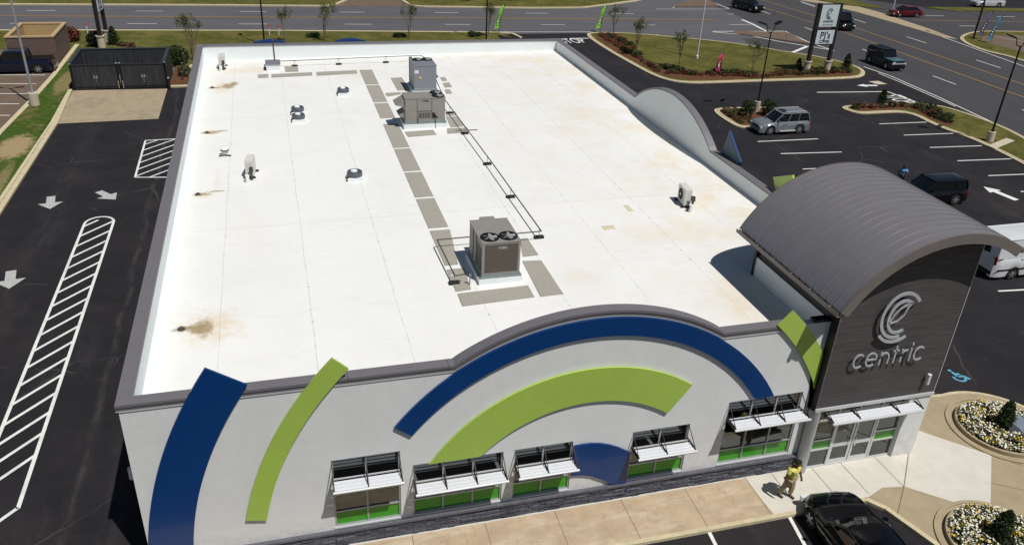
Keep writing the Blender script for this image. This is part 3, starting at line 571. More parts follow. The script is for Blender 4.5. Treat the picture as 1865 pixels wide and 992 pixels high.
# front fascia lip below coping (two fine lines)
sweep(tr,FP,([(0,-1,0)]*len(FP),U),-.0,.035,-.10,-.005)
RP=[(W,5.0,zt)]+[(W,y,z_) for y,z_ in ra]+[(W,D+.06,zt)]; U=ups(RP,'y'); sweep(cp,RP,([(1,0,0)]*len(RP),U),.34,.06,.001,.091)
cp.box(-.06,.36,.345,D+.06,zt,zt+.09); cp.box(.36,W-.345,D-.36,D+.06,zt,zt+.089)
cp.build('coping',COPING,B); tr.build('coping_lip',COPING,B)
# thin pale lip on coping's outer lower edge
lp=MB(); sweep(lp,FP,([(0,-1,0)]*len(FP),ups(FP,'x')),-.035,.045,-.14,-.115); lp.build('coping_drip_edge',LALU,B)
jm=MB()
for x in (3.1,6.2,9.2): jm.box(x,x+.012,-.062,.342,zt,zt+.0915)
for t in range(0,41,8): x,z_=arcpts[t]; 
jm.build('coping_seam',DARKM,B)
# stone base
sb=MB(); sb.box(-.07,XR,-.04,-.002,0,.72); rs=random.Random(3)
for k_ in range(9):
    x=-.07; 
    while x<XR-.02:
        L__=rs.uniform(.18,.62); x2=min(x+L__,XR-.001); sb.box(x+.004,x2-.004,-.045-rs.uniform(.02,.075),-.041,.002+k_*.0795,.002+k_*.0795+rs.choice([.066,.073,.075])); x=x2
sb.build('stone_base',STONE,B)
MB().box(-.13,XR-.02,-.15,-.003,.72,.80).build('stone_cap',mat('cap_stone',S((92,92,100)),.8,var=.2,scale=6),B)
# side wall stone base (left)
MB().box(-.09,-.002,-.0,D,0,.72).build('stone_base',STONE,B)
# arcs -------------------------------------------------------------
def band(name,pl,m,y0=-.1,y1=-.02,par=B,lab=None):
    o=MB().xz(pl,y0,y1).build(name,m,par); 
    # standoffs / dark return
    e=MB().xz(offset_xz(pl,.03),y1,-.004); e.build('standoff_edge',EDGE,o)
    if lab: o['label']=lab
    return o
def offset_xz(pl,d): return [tuple(p) for p in offset([Vector(q) for q in pl],d)]
def cut(pl): return pl
def clipz(pl,zm): return [(x,max(z_,zm)) for x,z_ in pl]
band('arc_panel',clipz(ring(ACX,ACZ,7.47,8.13,142.,30.5),3.73),BLUE,lab='long navy blue arc panel')
band('arc_panel',clipz(ring(ACX,ACZ,4.96,6.27,148.5,54.3),3.03),GREEN,lab='wide lime green arc panel')
band('arc_panel',[(13.54,2.84),(13.85,2.86),(14.15,2.85),(14.5,2.78),(14.84,2.66),(15.2,2.48),(15.5,2.28),(15.65,2.16),(15.65,.82),(15.1,.82),(14.8,1.09),(14.54,1.23),(14.3,1.38),(14,1.48),(13.75,1.53),(13.54,1.54)],BLUE,-.09,-.02,lab='small navy blue arc panel between two windows')
band('arc_panel',ring(ACX,ACZ,12.75,14.02,178,145.5),BLUE,lab='thick navy blue arc panel at the left end')
band('arc_panel',ring(ACX,ACZ,10.65,11.27,168.7,136.2),GREEN,lab='narrow lime green arc panel rising past the parapet')
gp=ring(ACX,ACZ,9.62,10.33,47.4,20,24); gp=[(min(x,22.56),z_) for x,z_ in gp]
band('arc_panel',gp,GREEN,lab='lime green arc panel beside the tower')
# arcs on the far and right faces showing above parapet
def bandY(pl,m):   # panel on the right wall plane
    o=MB().yz(pl,W+.08,W+.18).build('arc_panel',m,B); return o
to_=bandY([(16.1,6.25),(15.54,8.03),(14.05,6.9),(14.4,6.2)],BLUE); MB().yz([(16.0,6.32),(15.52,7.92),(14.2,6.92),(14.5,6.32)],W+.07,W+.079).build('panel_back',mat('panel_back_teal',S((58,82,96)),.5,var=.1),to_)
bandY([(11.15,7.25),(9.75,7.9),(9.2,7.0),(10.4,6.3)],GREEN)
for x in (4.86,10.6):
    MB().xz(ring(x,4.0,1.9,2.95,135,45,24),D+.08,D+.18).build('arc_panel',BLUE,B)
# ---------------- windows
def window(name,x0,x1,zt_,muls,can_z,par):
    yo=.09; w_=.055
    f=MB(); f.box(x0,x0+w_,yo-.05,yo+.06,ZB,zt_); f.box(x1-w_,x1,yo-.05,yo+.06,ZB,zt_); f.box(x0+w_,x1-w_,yo-.05,yo+.06,ZB,ZB+w_); f.box(x0+w_,x1-w_,yo-.05,yo+.06,zt_-w_,zt_); f.box(x0+w_,x1-w_,yo-.045,yo+.055,1.46,1.46+w_)
    for m_ in muls: f.box(m_-w_/2,m_+w_/2,yo-.04,yo+.05,ZB+w_,zt_-w_)
    fo=f.build('window',ALU,par)
    MB().box(x0+w_,x1-w_,yo,yo+.015,1.46+w_,zt_-w_).build('pane',GLASS,fo)
    MB().box(x0+w_,x1-w_,yo,yo+.015,ZB+w_,1.46).build('spandrel',BGREEN,fo)
    MB().box(x0-.02,x1+.02,-.03,.1,ZB-.05,ZB+.004).build('sill',LALU,fo)
    return fo
def canopy(x0,x1,z_,bays,par,yw=0.0,dep=.66,zt_=3.6):
    c=MB(); 
    n=3; bw=.46/n
    for j in range(n):
        ya=yw-dep+j*bw+.0; yb=yw-dep+(j+1)*bw-.028
        yb-=.0; c.add([(x0,ya,z_+.015),(x1,ya,z_+.015),(x1,yb,z_+.03),(x0,yb,z_+.03),(x0,ya,z_-.02),(x1,ya,z_-.02),(x1,yb,z_-.005),(x0,yb,z_-.005)],[(0,1,2,3),(7,6,5,4),(0,4,5,1),(1,5,6,2),(2,6,7,3),(3,7,4,0)])
    for yq in (yw-dep+.53,): c.box(x0,x1,yq,yq+.02,z_+.0,z_+.05)
    co_=c.build('sun_canopy',BLADE,par)
    MB().tube((x0-.03,yw-dep-.03,z_-.02),(x1+.03,yw-dep-.03,z_-.02),.05,n=10).build('front_tube',LALU,co_)
    for x in bays: 
        MB().box(x-.014,x+.014,yw-dep,yw-.002,z_-.07,z_+.07).build('bracket_arm',DARKM,co_); MB().tube((x,yw-dep+.03,z_+.05),(x,yw+.03,zt_-.06),.016,n=6).build('tie_rod',DARKM,co_)
for (nm,x0,x1,t),m_,cz in zip(wins,([6.61],[9.08,10.08],[12.48],[16.76],[20.23,21.22]),(2.98,2.36,2.36,2.36,3.0)):
    fo=window(nm,x0,x1,t,m_,cz,B); canopy(x0+.01,x1-.01,cz,[x0+.02]+m_+[x1-.02],B,0,.66,t)
# interior
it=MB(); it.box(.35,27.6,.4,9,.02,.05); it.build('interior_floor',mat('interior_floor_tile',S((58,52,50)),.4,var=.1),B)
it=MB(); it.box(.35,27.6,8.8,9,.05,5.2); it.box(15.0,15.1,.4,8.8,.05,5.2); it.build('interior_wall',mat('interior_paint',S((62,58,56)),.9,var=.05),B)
# ---------------- tower
TX0,TX1,TY=22.62,27.71,-.35
VX,VZ,VR=26.05,5.48,4.65; VA0,VA1=152.1,57.5; VY0,VY1=-1.1,5.4
ux=lambda x,r=VR-.14: VZ+math.sqrt(max(0,r*r-(x-VX)**2))
T=empty('entrance_tower',(0,0,0),'entrance tower with wood grain panels under a curved grey metal vault roof','tower')
ft=[(TX0,3.12),(TX1,3.12)]+[(x,ux(x)) for x in [TX1-(TX1-TX0)*i/24 for i in range(25)]]
MB().xz(ft,TY,TY+.25).build('front_panel',WOOD,T)
MB().yz([(-.1,3.12),(4.9,3.12),(4.9,ux(TX0+.1)),(-.1,ux(TX0+.1))],TX0,TX0+.2).build('side_panel',DARKM,T)
MB().box(TX1-.2,TX1,-.1,4.9,0,ux(TX1)).build('side_wall',STUCCO,T)
MB().box(TX0+.2,TX1-.2,4.7,4.9,5.5,ux(TX0+.2)).build('rear_wall',DARKM,T)
MB().box(TX0-.06,TX0-.001,.31,4.95,5.4,6.64).build('roof_side_wall',TPO,T)
MB().box(TX0-.1,TX0+.08,4.86,5.0,5.7,ux(TX0)-.0).build('post',DARKM,T)
MB().box(TX0-.02,TX0-.001,-.35,.0,2.9,6.9).build('corner_flashing',DARKM,T)
MB().box(TX1+.002,TX1+.03,TY-.02,TY+.05,3.0,ux(TX1)-.05).build('corner_trim',LALU,T)
MB().box(TX0+.0,TX0+.03,TY-.02,TY-.001,3.0,6.9).build('corner_trim',COPING,T)
# black capping between parapet end and tower
MB().box(21.95,TX0-.07,.0,.3,zt,zt+.1).build('wall_cap',DARKM,T)
# vault
vo=arc(VX,VZ,VR,VA0,VA1,48); vi=arc(VX,VZ,VR-.1,VA1,VA0,48)
vault=MB().xz(vo+vi,VY0+.06,VY1).build('vault_roof',VAULT,T,smooth=30)
sm_=MB(); yy=VY0+.42
while yy<VY1-.1: sm_.xz(arc(VX,VZ,VR+.035,VA0-.4,VA1+.4,48)+arc(VX,VZ,VR-.001,VA1+.4,VA0-.4,48),yy,yy+.022); yy+=.385
sm_.build('standing_seam',VAULT,vault,smooth=30)
MB().xz(arc(VX,VZ,VR+.02,VA0+.1,VA1-.1,48)+arc(VX,VZ,VR-.34,VA1-.1,VA0+.1,48),VY0-.02,VY0+.06).build('front_fascia',FASC,T,smooth=30)
MB().xz(arc(VX,VZ,VR+.03,VA0+.1,VA1-.1,48)+arc(VX,VZ,VR-.2,VA1-.1,VA0+.1,48),VY1,VY1+.05).build('rear_fascia',FASC,T,smooth=30)
ex,ez=vo[0]; gu=MB(); gu.box(ex-.12,ex-.02,VY0-.02,VY1+.06,ez-.14,ez-.12); gu.box(ex-.14,ex-.12,VY0-.02,VY1+.06,ez-.14,ez+.0); gu.box(ex-.02,ex-.0,VY0-.02,VY1+.06,ez-.14,ez-.03)
yy=VY0+.5
while yy<VY1: gu.box(ex-.12,ex+.02,yy,yy+.04,ez-.03,ez-.01); yy+=1.15
gu.build('gutter',FASC,T)
sof=MB(); sof.xz([(ex,ez-.16),(TX0+.01,ux(TX0)-.12),(TX0+.01,ux(TX0)-.06),(ex,ez-.1)],VY0+.07,VY1-.02); sof.build('soffit',DARKM,T)
ex2,ez2=vo[-1]; MB().box(ex2,ex2+.14,VY0-.02,VY1+.06,ez2-.16,ez2-.02).build('gutter',FASC,T)
# storefront
yo=-.16; sf=MB(); sx0,sx1=22.95,26.78
for x in (sx0,23.84,25.72,sx1-.06): sf.box(x,x+.07,yo-.05,yo+.05,ZS,3.1)
sf.box(24.74,24.80,yo-.05,yo+.05,2.3,3.1)
sf.box(sx0,sx1,yo-.045,yo+.045,3.04,3.1); sf.box(sx0,sx1,yo-.046,yo+.046,2.3,2.37); sf.box(sx0,sx1,yo-.046,yo+.046,ZS,ZS+.07)
for a,b_ in ((sx0+.07,23.84),(25.79,sx1-.06)):
    sf.box(a,b_,yo-.04,yo+.04,.95,1.01); sf.box(a,b_,yo-.04,yo+.04,1.4,1.46)
sfo=sf.build('storefront_frame',LALU,T)
MB().box(sx0+.07,23.84,yo,yo+.012,1.01,1.4).box(25.79,sx1-.06,yo,yo+.012,1.01,1.4).build('spandrel',BGREEN,sfo)
MB().box(sx0+.07,23.84,yo,yo+.012,1.46,3.04).box(25.79,sx1-.06,yo,yo+.012,1.46,3.04).box(sx0+.07,23.84,yo,yo+.012,ZS+.07,.95).box(25.79,sx1-.06,yo,yo+.012,ZS+.07,.95).box(23.91,25.72,yo,yo+.012,2.37,3.04).build('pane',GLASS,sfo)
for a,b_,hx in ((23.91,24.80,24.68),(24.84,25.72,24.95)):
    d=MB(); q=.09; d.box(a,a+q,yo-.03,yo+.03,ZS+.01,2.3).box(b_-q,b_,yo-.03,yo+.03,ZS+.01,2.3).box(a+q,b_-q,yo-.03,yo+.03,ZS+.01,.36).box(a+q,b_-q,yo-.03,yo+.03,2.2,2.3).box(a+q,b_-q,yo-.03,yo+.03,.98,1.12)
    do=d.build('door',LALU,T); MB().box(a+q,b_-q,yo,yo+.01,.36,.98).box(a+q,b_-q,yo,yo+.01,1.12,2.2).build('pane',GLASS,do)
    MB().tube((hx,yo-.09,.95),(hx,yo-.09,1.3),.018).tube((hx,yo-.09,.97),(hx,yo-.02,.97),.014).tube((hx,yo-.09,1.28),(hx,yo-.02,1.28),.014).build('handle',CHROME,do)
    v,f=text_mesh('e',.2,extr=.001); m_=MB(); m_.T=Matrix.Translation(((a+b_)/2,yo-.006,1.66))@Matrix.Rotation(math.pi/2,4,'X'); m_.add(v,f); m_.build('decal',BLADE,do)
# opening hours lettering block on the left light
hl=MB()
for i,tx in enumerate(('CENTRIC','MON-FRI 9-5','SAT 9-12','SUN CLOSED')):
    v,f=text_mesh(tx,.085,extr=.0005); hl.T=Matrix.Translation((23.42,yo-.006,2.02-.12*i))@Matrix.Rotation(math.pi/2,4,'X'); hl.add(v,f)
hl.build('window_lettering',BLADE,sfo)
MB().box(sx1,TX1-.2,TY+.02,-.1,0,3.06).box(TX1-.2,TX1-.001,TY+.02,-.1,0,3.06).build('return_wall',STUCCO,T)
MB().box(TX0-.02,TX1+.03,TY-.06,TY+.1,3.0,3.12).build('band_trim',LALU,T)
MB().box(TX0+.3,TX1-.05,TY+.1,-.1,3.06,3.1).build('entry_soffit',COPL,T)
canopy(23.15,27.05,2.72,[23.17,24.3,26.0,27.03],T,yo-.05,.6,3.05)
MB().tube((22.76,-.2,0),(22.76,-.2,3.0),.22,n=28).build('round_column',ALU,T,smooth=40)
for nm,x,yb,z_,ax,par in (('wall_sconce',27.14,TY,3.85,'y',T),('wall_sconce',0,.45,3.9,'x',B)):
    m_=MB()
    if ax=='y': m_.tube((x,yb-.14,z_-.2),(x,yb-.14,z_+.22),.075,n=16).box(x-.03,x+.03,yb-.14,yb,z_-.03,z_+.03)
    else: m_.tube((-.14,yb,z_-.2),(-.14,yb,z_+.2),.07,n=16).box(-.14,0,yb-.03,yb+.03,z_-.03,z_+.03)
    m_.build(nm,BLADE,par,smooth=40)
# logo emblem: strokes in tower-front coordinates
def logo(par,cx,cz,s,y0,y1,m,wd=.15,shear=0.):
    def q(u,v): return (cx+u*s,cz+v*s)
    def earc(x,z_,rx,rz,a,b_,n=26): return [q(x+rx*math.cos(math.radians(a+(b_-a)*i/n)),z_+rz*math.sin(math.radians(a+(b_-a)*i/n))) for i in range(n+1)]
    st=[earc(0,0,.78,.92,35,285),earc(.03,-.05,.52,.66,58,300),earc(-.02,-.08,.9,1.02,222,305)]
    leaf=[q(-.42,-.3),q(-.1,-.22),q(.12,0),q(.2,.3),q(.38,.52)]; st.append(leaf)
    st.append([q(-.42,-.28),q(-.3,.05),q(-.1,.3),q(.18,.46),q(.38,.52)])
    for k,p_ in enumerate(st): MB().ribbon(p_,wd*s*(1 if k<3 else .55),y0,y1-.002*k).build('emblem_stroke',m,par)
EM=empty('tower_emblem',(24.97,TY,6.83),'large brushed metal letter C emblem on the wood grain tower face','emblem')
logo(EM,0,.02,.96,-.17,-.13,LOGOM,.12)
WM=empty('tower_wordmark',(25.0,TY,5.12),'brushed metal lowercase word centric under the emblem on the tower','lettering')
def letters(par,s,x0,y0,y1,wd,m):
    def A(cx,a,b_,r=.5,n=22): return [(cx+r*math.cos(math.radians(a+(b_-a)*i/n)),.5+r*math.sin(math.radians(a+(b_-a)*i/n))) for i in range(n+1)]
    glyph={'c':([A(.5,48,312)],.98),'e':([[(.02,.5)]+[(.98,.5)]+A(.5,0,312)[1:]],1.12),'n':([[(.06,0),(.06,1)],[(.06,.5)]+A(.46,175,0,.4)+[(.86,0)]],.98),
      't':([[(.26,1.3),(.26,0)],[(0,.96),(.56,.96)]],.66),'r':([[(.06,0),(.06,1)],[(.06,.45)]+A(.46,175,70,.4)],.66),'i':([[(.06,0),(.06,1)],[(.06,1.22),(.06,1.42)]],.26)}
    x=x0
    for ch in 'centric':
        st,adv=glyph[ch]; mb=MB()
        for k,p_ in enumerate(st): mb.ribbon([((x+u*.8)*s,(v-.5)*s) for u,v in p_],wd*s,y0,y1-.003*k)
        mb.build('letter',m,par); x+=adv*.8+.16
letters(WM,.54,-2.68,-.16,-.125,.12,LOGOM)
# ================================================================ ROOF OBJECTS
rz=lambda x:roofz(x)
padn=0
PG='grey walkway pads laid on the white roof'
def pad(q4,lab): 
    P=[g(*a,5.72) for a in q4]; z_=5.6+.0095*sum(p.x for p in P)/4
    P=[g(*a,z_) for a in q4]; c=sum((Vector(p) for p in P),Vector())/4
    m=MB(); m.prism([(p.x-c.x,p.y-c.y) for p in P],0.006,.022); o=m.build('walkway_pad',WPADM); o.location=(c.x,c.y,z_+.004); tag(o,lab,'walkway pad',PG)
ys=[128.5,155.5,188,216,227,270.5,313.5,361,416]
edgeL=lambda y: 655+(y-128.5)*.4435 if y<230 else 698+(y-227)*(783-698)/(415-227)*1.02
edgeR=lambda y: edgeL(y)+23+ (y-128)*.045
lane=[(128.5,154.5),(156.5,187),(189.5,216),(227,270),(272.5,312.5),(315.5,360),(363.5,416)]
ordn=['farthest','second','third','fourth','fifth','sixth','nearest']
def rowpad(y0,y1,lab):
    Xa,Xb=10.76,11.62
    P0=g(edgeL(y0),y0,5.7); P1=g(edgeL(y1),y1,5.7)
    m=MB(); yc=(P0.y+P1.y)/2; h=(P0.y-P1.y)/2; m.prism([(-.43,-h),(.43,-h),(.43,h),(-.43,h)],.006,.022); o=m.build('walkway_pad',WPADM); o.location=(11.19,yc,rz(11.19)+.004); tag(o,lab,'walkway pad',PG)
for i,(a,b_) in enumerate(lane): rowpad(a,b_,ordn[i]+' of the seven grey walkway pads in the long straight row')
zu=lambda x,y:(770+x/4.96,370+y/4.96)
pad([zu(62,253),zu(245,240),zu(320,555),zu(200,565)],'walkway pad left of the nearest rooftop unit, under its shadow')
pad([zu(215,603),zu(375,588),zu(437,780),zu(300,800)],'small walkway pad at the front left corner of the nearest rooftop unit')
pad([zu(315,820),zu(950,745),zu(1010,852),zu(360,930)],'wide walkway pad in front of the nearest rooftop unit')
pad([zu(900,525),zu(1070,520),zu(1270,822),zu(1065,845)],'long walkway pad right of the nearest rooftop unit')
pad([zu(880,325),zu(945,320),zu(1045,470),zu(905,485)],'rust stained walkway pad behind right of the nearest rooftop unit')
zv=lambda x,y:(680+x/5.51,80+y/5.51)
pad([zv(175,346),zv(285,340),zv(375,465),zv(245,470)],'walkway pad left of the farthest blue grey rooftop unit')
pad([zv(120,497),zv(270,488),zv(280,510),zv(140,530)],'walkway pad strip between the two far rooftop units')
pad([zv(315,885),zv(600,865),zv(635,915),zv(350,935)],'walkway pad in front of the middle rooftop unit')
pad([zv(727,735),zv(850,732),zv(920,828),zv(775,838)],'walkway pad right of the middle rooftop unit')
pad([zv(725,688),zv(822,683),zv(840,720),zv(735,724)],'narrow walkway pad behind right of the middle rooftop unit')
pad([zv(740,852),zv(945,845),zv(960,890),zv(745,902)],'walkway pad under the gas pipe elbow near the middle unit')
pad([zv(670,340),zv(718,337),zv(742,372),zv(695,376)],'small walkway pad right of the farthest rooftop unit, topmost of three')
pad([zv(697,396),zv(760,390),zv(790,435),zv(718,441)],'small walkway pad right of the farthest rooftop unit, middle of three')
pad([zv(715,462),zv(768,460),zv(792,500),zv(735,503)],'small walkway pad right of the farthest rooftop unit, lowest of three')
pad([(470,136.5),(489,135.5),(489,142),(470,142.5)],'smallest walkway pad at the left end of the far row')
pad([(494.5,136),(568.5,132.3),(569,138.5),(494.5,141.5)],'long thin walkway pad in front of the rooftop pipe box')
pad([(576,132),(649.5,128.6),(651,134.8),(577,138)],'long thin walkway pad between the pipe box and the straight row')
pad([(518.5,122),(542.5,121.5),(544,131),(519.5,131.5)],'square brownish walkway pad beside the rooftop pipe box')
# rooftop units
def fans(par,cx,cy,z_,r=.33):
    o=MB().lathe([(r+.03,0),(r+.03,.05),(r,.05),(r,.0)],(cx,cy,z_),24).build('fan_ring',BLACKM,par,smooth=40)
    m=MB(); m.lathe([(r-.01,0),(r-.01,.015)],(cx,cy,z_+.001),24); m.build('fan_well',DARK,o)
    b_=MB()
    for k in range(5):
        t=k*2*math.pi/5; M_=Matrix.Translation((cx,cy,z_+.03))@Matrix.Rotation(t,4,'Z')@Matrix.Rotation(.35,4,'X'); b_.T=M_; b_.box(.05,r*.85,-.05,.07,0,.006)
    b_.T=Matrix.Identity(4); b_.lathe([(.06,0),(.06,.04),(.02,.05)],(cx,cy,z_+.02),12); b_.build('fan_blade',ALU,o)
def rtu(label,x0,x1,y0,y1,zb,zt_,body,fanpos,front,frac=.62):
    o=empty('rooftop_unit',((x0+x1)/2,(y0+y1)/2,rz((x0+x1)/2)),label,'hvac unit',0,'rooftop air conditioning units'); cx,cy=(x0+x1)/2,(y0+y1)/2; b0=rz(cx)
    X0,X1,Y0_,Y1_=x0-cx,x1-cx,y0-cy,y1-cy; h0=zb-b0; h1=zt_-b0
    MB().box(X0-.12,X1+.12,Y0_-.12,Y1_+.12,-.01,h0*.55).build('roof_curb',TPO,o)
    c_=MB().box(X0-.08,X1+.08,Y0_-.08,Y1_+.08,h0*.55,h0*.72).box(X0-.02,X1+.02,Y0_-.02,Y1_+.02,h0*.72,h0*1.0); c_.build('base_rail',GALV,o)
    MB().box(X0,X1,Y0_,Y1_,h0+.001,h1-.03).build('cabinet',body,o)
    MB().box(X0-.02,X1+.02,Y0_-.02,Y1_+.02,h1-.03,h1).build('top_panel',body,o)
    for fx,fy_ in fanpos: fans(o,fx-cx,fy_-cy,h1+.001)
    return o,cx,cy,b0,h0,h1,(X0,X1,Y0_,Y1_)
o,cx,cy,b0,h0,h1,(X0,X1,Ya,Yb)=rtu('nearest grey rooftop air conditioner with two top fans, beside the front arch',11.82,13.3,6.42,8.5,6.12,7.42,HVAC,[(12.2,6.85),(12.92,6.85)],0)
MB().box(X0+.1,X1-.1,Ya-.015,Ya-.002,h0+.06,h1-.1).build('condenser_coil',COIL,o)
MB().box(X0-.0,X0+.09,Ya-.03,Ya-.002,h0,h1-.05).build('corner_post',HVAC,o); MB().box(X1-.09,X1,Ya-.03,Ya-.002,h0,h1-.05).build('corner_post',HVAC,o)
MB().box(X0-.02,X0-.002,Ya+.9,Ya+.93,h0,h1-.05).box(X0-.02,X0-.002,Ya+1.4,Ya+1.43,h0,h1-.05).box(X0-.015,X0-.002,Ya+.15,Ya+.85,h0+.08,h1-.3).build('side_louvre',BLACKM,o)
MB().box(X0+.45,X1-.45,Yb,Yb+.3,h0+.1,h1-.02).build('intake_hood',HVAC,o)
v,f=text_mesh('YORK',.13,extr=.002); m=MB(); m.T=Matrix.Translation((0.05,Ya-.018,h1-.28))@Matrix.Rotation(math.pi/2,4,'X'); m.add(v,f); m.T=Matrix.Identity(4); m.box(-.25,.35,-9,-9,0,0) if 0 else None
m.build('nameplate',LALU,o)
MB().tube((X0-.45,Ya-.0,-.0),(X0-.45,Ya,.42),.025).box(X0-.5,X0-.4,Ya-.03,Ya+.03,.4,.46).build('vent_pipe',GALV,o)
o,cx,cy,b0,h0,h1,(X0,X1,Ya,Yb)=rtu('middle beige grey rooftop air conditioner with side hood and two fans at its right end',11.9,14.18,24.9,26.15,6.2,7.47,HVAC,[(13.83,25.22),(13.83,25.85)],0)
MB().add([(X0,Ya+.1,h1-.1),(X0,Yb-.1,h1-.1),(X0-.55,Yb-.1,h1-.4),(X0-.55,Ya+.1,h1-.4),(X0,Ya+.1,h1-.55),(X0,Yb-.1,h1-.55)],[(0,1,2,3),(4,3,2,5),(0,3,4),(1,5,2)]).build('intake_hood',HVAC,o)
MB().add([(X0,Ya+.1,h0+.45),(X0,Yb-.1,h0+.45),(X0-.35,Yb-.1,h0+.25),(X0-.35,Ya+.1,h0+.25),(X0,Ya+.1,h0+.1),(X0,Yb-.1,h0+.1)],[(0,1,2,3),(4,3,2,5),(0,3,4),(1,5,2)]).build('intake_hood',HVAC,o)
MB().box(X0+.66,X0+.68,Ya-.012,Ya-.001,h0,h1-.03).box(X0+1.5,X0+1.52,Ya-.012,Ya-.001,h0,h1-.03).box(X0+.68,X0+1.5,Ya-.012,Ya-.001,h0+.5,h0+.52).build('panel_gap',DARKM,o)
m=MB()
for k in range(8): m.box(X0+.75+k*.09,X0+.79+k*.09,Ya-.014,Ya-.001,h0+.1,h0+.42)
m.build('grille',DARKM,o)
MB().add([(X0+1.54,Ya-.014,h0+.1),(X0+1.9,Ya-.014,h0+.1),(X0+1.54,Ya-.014,h0+.45)],[(0,1,2)]).build('open_corner',BLACKM,o)
v,f=text_mesh('YORK',.16,extr=.002); m=MB(); m.T=Matrix.Translation((X0+1.15,Ya-.018,h1-.22))@Matrix.Rotation(math.pi/2,4,'X'); m.add(v,f); m.build('nameplate',DARKM,o)
MB().path([(X0+1.7,Ya-.12,-.0),(X0+1.7,Ya-.12,h0+.4),(X0+1.6,Ya-.01,h0+.4)],.02).path([(X0+.7,Ya-.08,0),(X0+.7,Ya-.08,h0+.1)],.02).build('gas_riser',GASP,o)
o,cx,cy,b0,h0,h1,(X0,X1,Ya,Yb)=rtu('farthest blue grey rooftop air conditioner with a yellow sticker',13.55,14.98,31.6,33.5,6.12,7.56,HVACB,[(14.02,33.1),(14.62,33.1)],0)
MB().box(X0+.32,X0+.46,Ya-.01,Ya-.001,h0+.6,h0+.76).build('warning_sticker',mat('yellow_sticker',S((216,180,50)),.6),o)
MB().box(X0+.02,X0+.28,Ya-.01,Ya-.001,h0+.95,h0+1.15).build('data_label',BLADE,o)
MB().box(X0-.03,X0+.16,Yb-.1,Yb+.02,h0,h1+.12).build('flue_post',HVACB,o)
MB().add([(X1,Ya+.3,h0+.9),(X1,Yb-.3,h0+.9),(X1+.22,Yb-.3,h0+.6),(X1+.22,Ya+.3,h0+.6),(X1,Ya+.3,h0+.5),(X1,Yb-.3,h0+.5)],[(0,1,2,3),(4,3,2,5),(0,3,4),(1,5,2)]).build('intake_hood',HVACB,o)
# round exhaust fans
ex=empty('exhaust_fan',(0,0,0),'x','exhaust fan',0,'round exhaust fans on the roof')
MB().box(-.38,.38,-.38,.38,-.02,.16).build('roof_curb',TPO,ex)
MB().lathe([(.36,.16),(.37,.2),(.37,.36),(.34,.4)],(0,0,0),24).build('fan_housing',mat('fan_housing_grey',S((96,100,108)),.4,.3,var=.05),ex,smooth=40)
MB().lathe([(.32,.401),(.32,.406)],(0,0,0),20).build('fan_opening',mat('fan_opening_grey',S((70,72,78)),.6),ex)
MB().lathe([(.17,.406),(.15,.46),(.05,.49)],(-.03,-.02,0),14).build('motor_cap',TPO,ex,smooth=40)
MB().box(-.42,-.3,-.32,-.22,.02,.2).build('junction_box',DARK,ex)
P=[(6.12,28.75,'rear one of the two round exhaust fans set close together'),(6.1,27.35,'front one of the two round exhaust fans set close together'),(9.11,32.3,'farthest round exhaust fan, left of the long pad row'),(8.29,17.9,'nearest round exhaust fan, left of the long pad row')]
for i,(x,y,l) in enumerate(P):
    if i==0: ex.location=(x,y,rz(x)); ex['label']=l
    else: copy_tree(ex,None,(x,y,rz(x)),None,l)
# mini splits
def split(x,y,rz_,label,h=.75):
    o=empty('mini_split',(x,y,rz(x)),label,'air conditioner',rz_,'small outdoor units on the roof')
    MB().box(-.45,.45,-.17,.17,.09,.09+h).build('casing',ACW,o)
    m=MB(); m.T=Matrix.Translation((-.08,-.172,.09+h/2))@Matrix.Rotation(math.pi/2,4,'X'); m.lathe([(.27,0),(.27,.012),(.25,.014)],(0,0,0),22); f_=m.build('fan_grille',DARK,o)
    m=MB(); m.T=Matrix.Translation((-.08,-.19,.09+h/2))@Matrix.Rotation(math.pi/2,4,'X'); m.lathe([(.07,0),(.07,.012)],(0,0,0),12); m.build('fan_hub',ACW,f_)
    MB().box(-.5,-.38,-.28,.28,.0,.09).box(.38,.5,-.28,.28,0,.09).build('support_rail',RUBB,o)
    MB().path([(.46,0,.3),(.62,.02,.25),(.7,-.05,.08),(.9,-.12,.05),(1.0,-.1,.3)],.025).build('refrigerant_line',BLACKM,o)
    MB().box(.62,.72,.12,.2,0,.62).box(.58,.76,.08,.24,.42,.64).build('disconnect_box',GASP,o)
    MB().tube((.95,0,0),(.95,0,.36),.1,n=12).build('pipe_boot',TPO,o,smooth=40)
    return o
split(23.0,12.0,math.radians(-97),'cream mini split unit with cables and boot, right of the pipes near the tower',.78)
split(3.45,19.3,math.radians(-100),'slim mini split condenser standing near the left parapet, mid roof',.8)
split(1.6,39.9,math.radians(-95),'slim mini split condenser in the far left corner of the roof',.8)
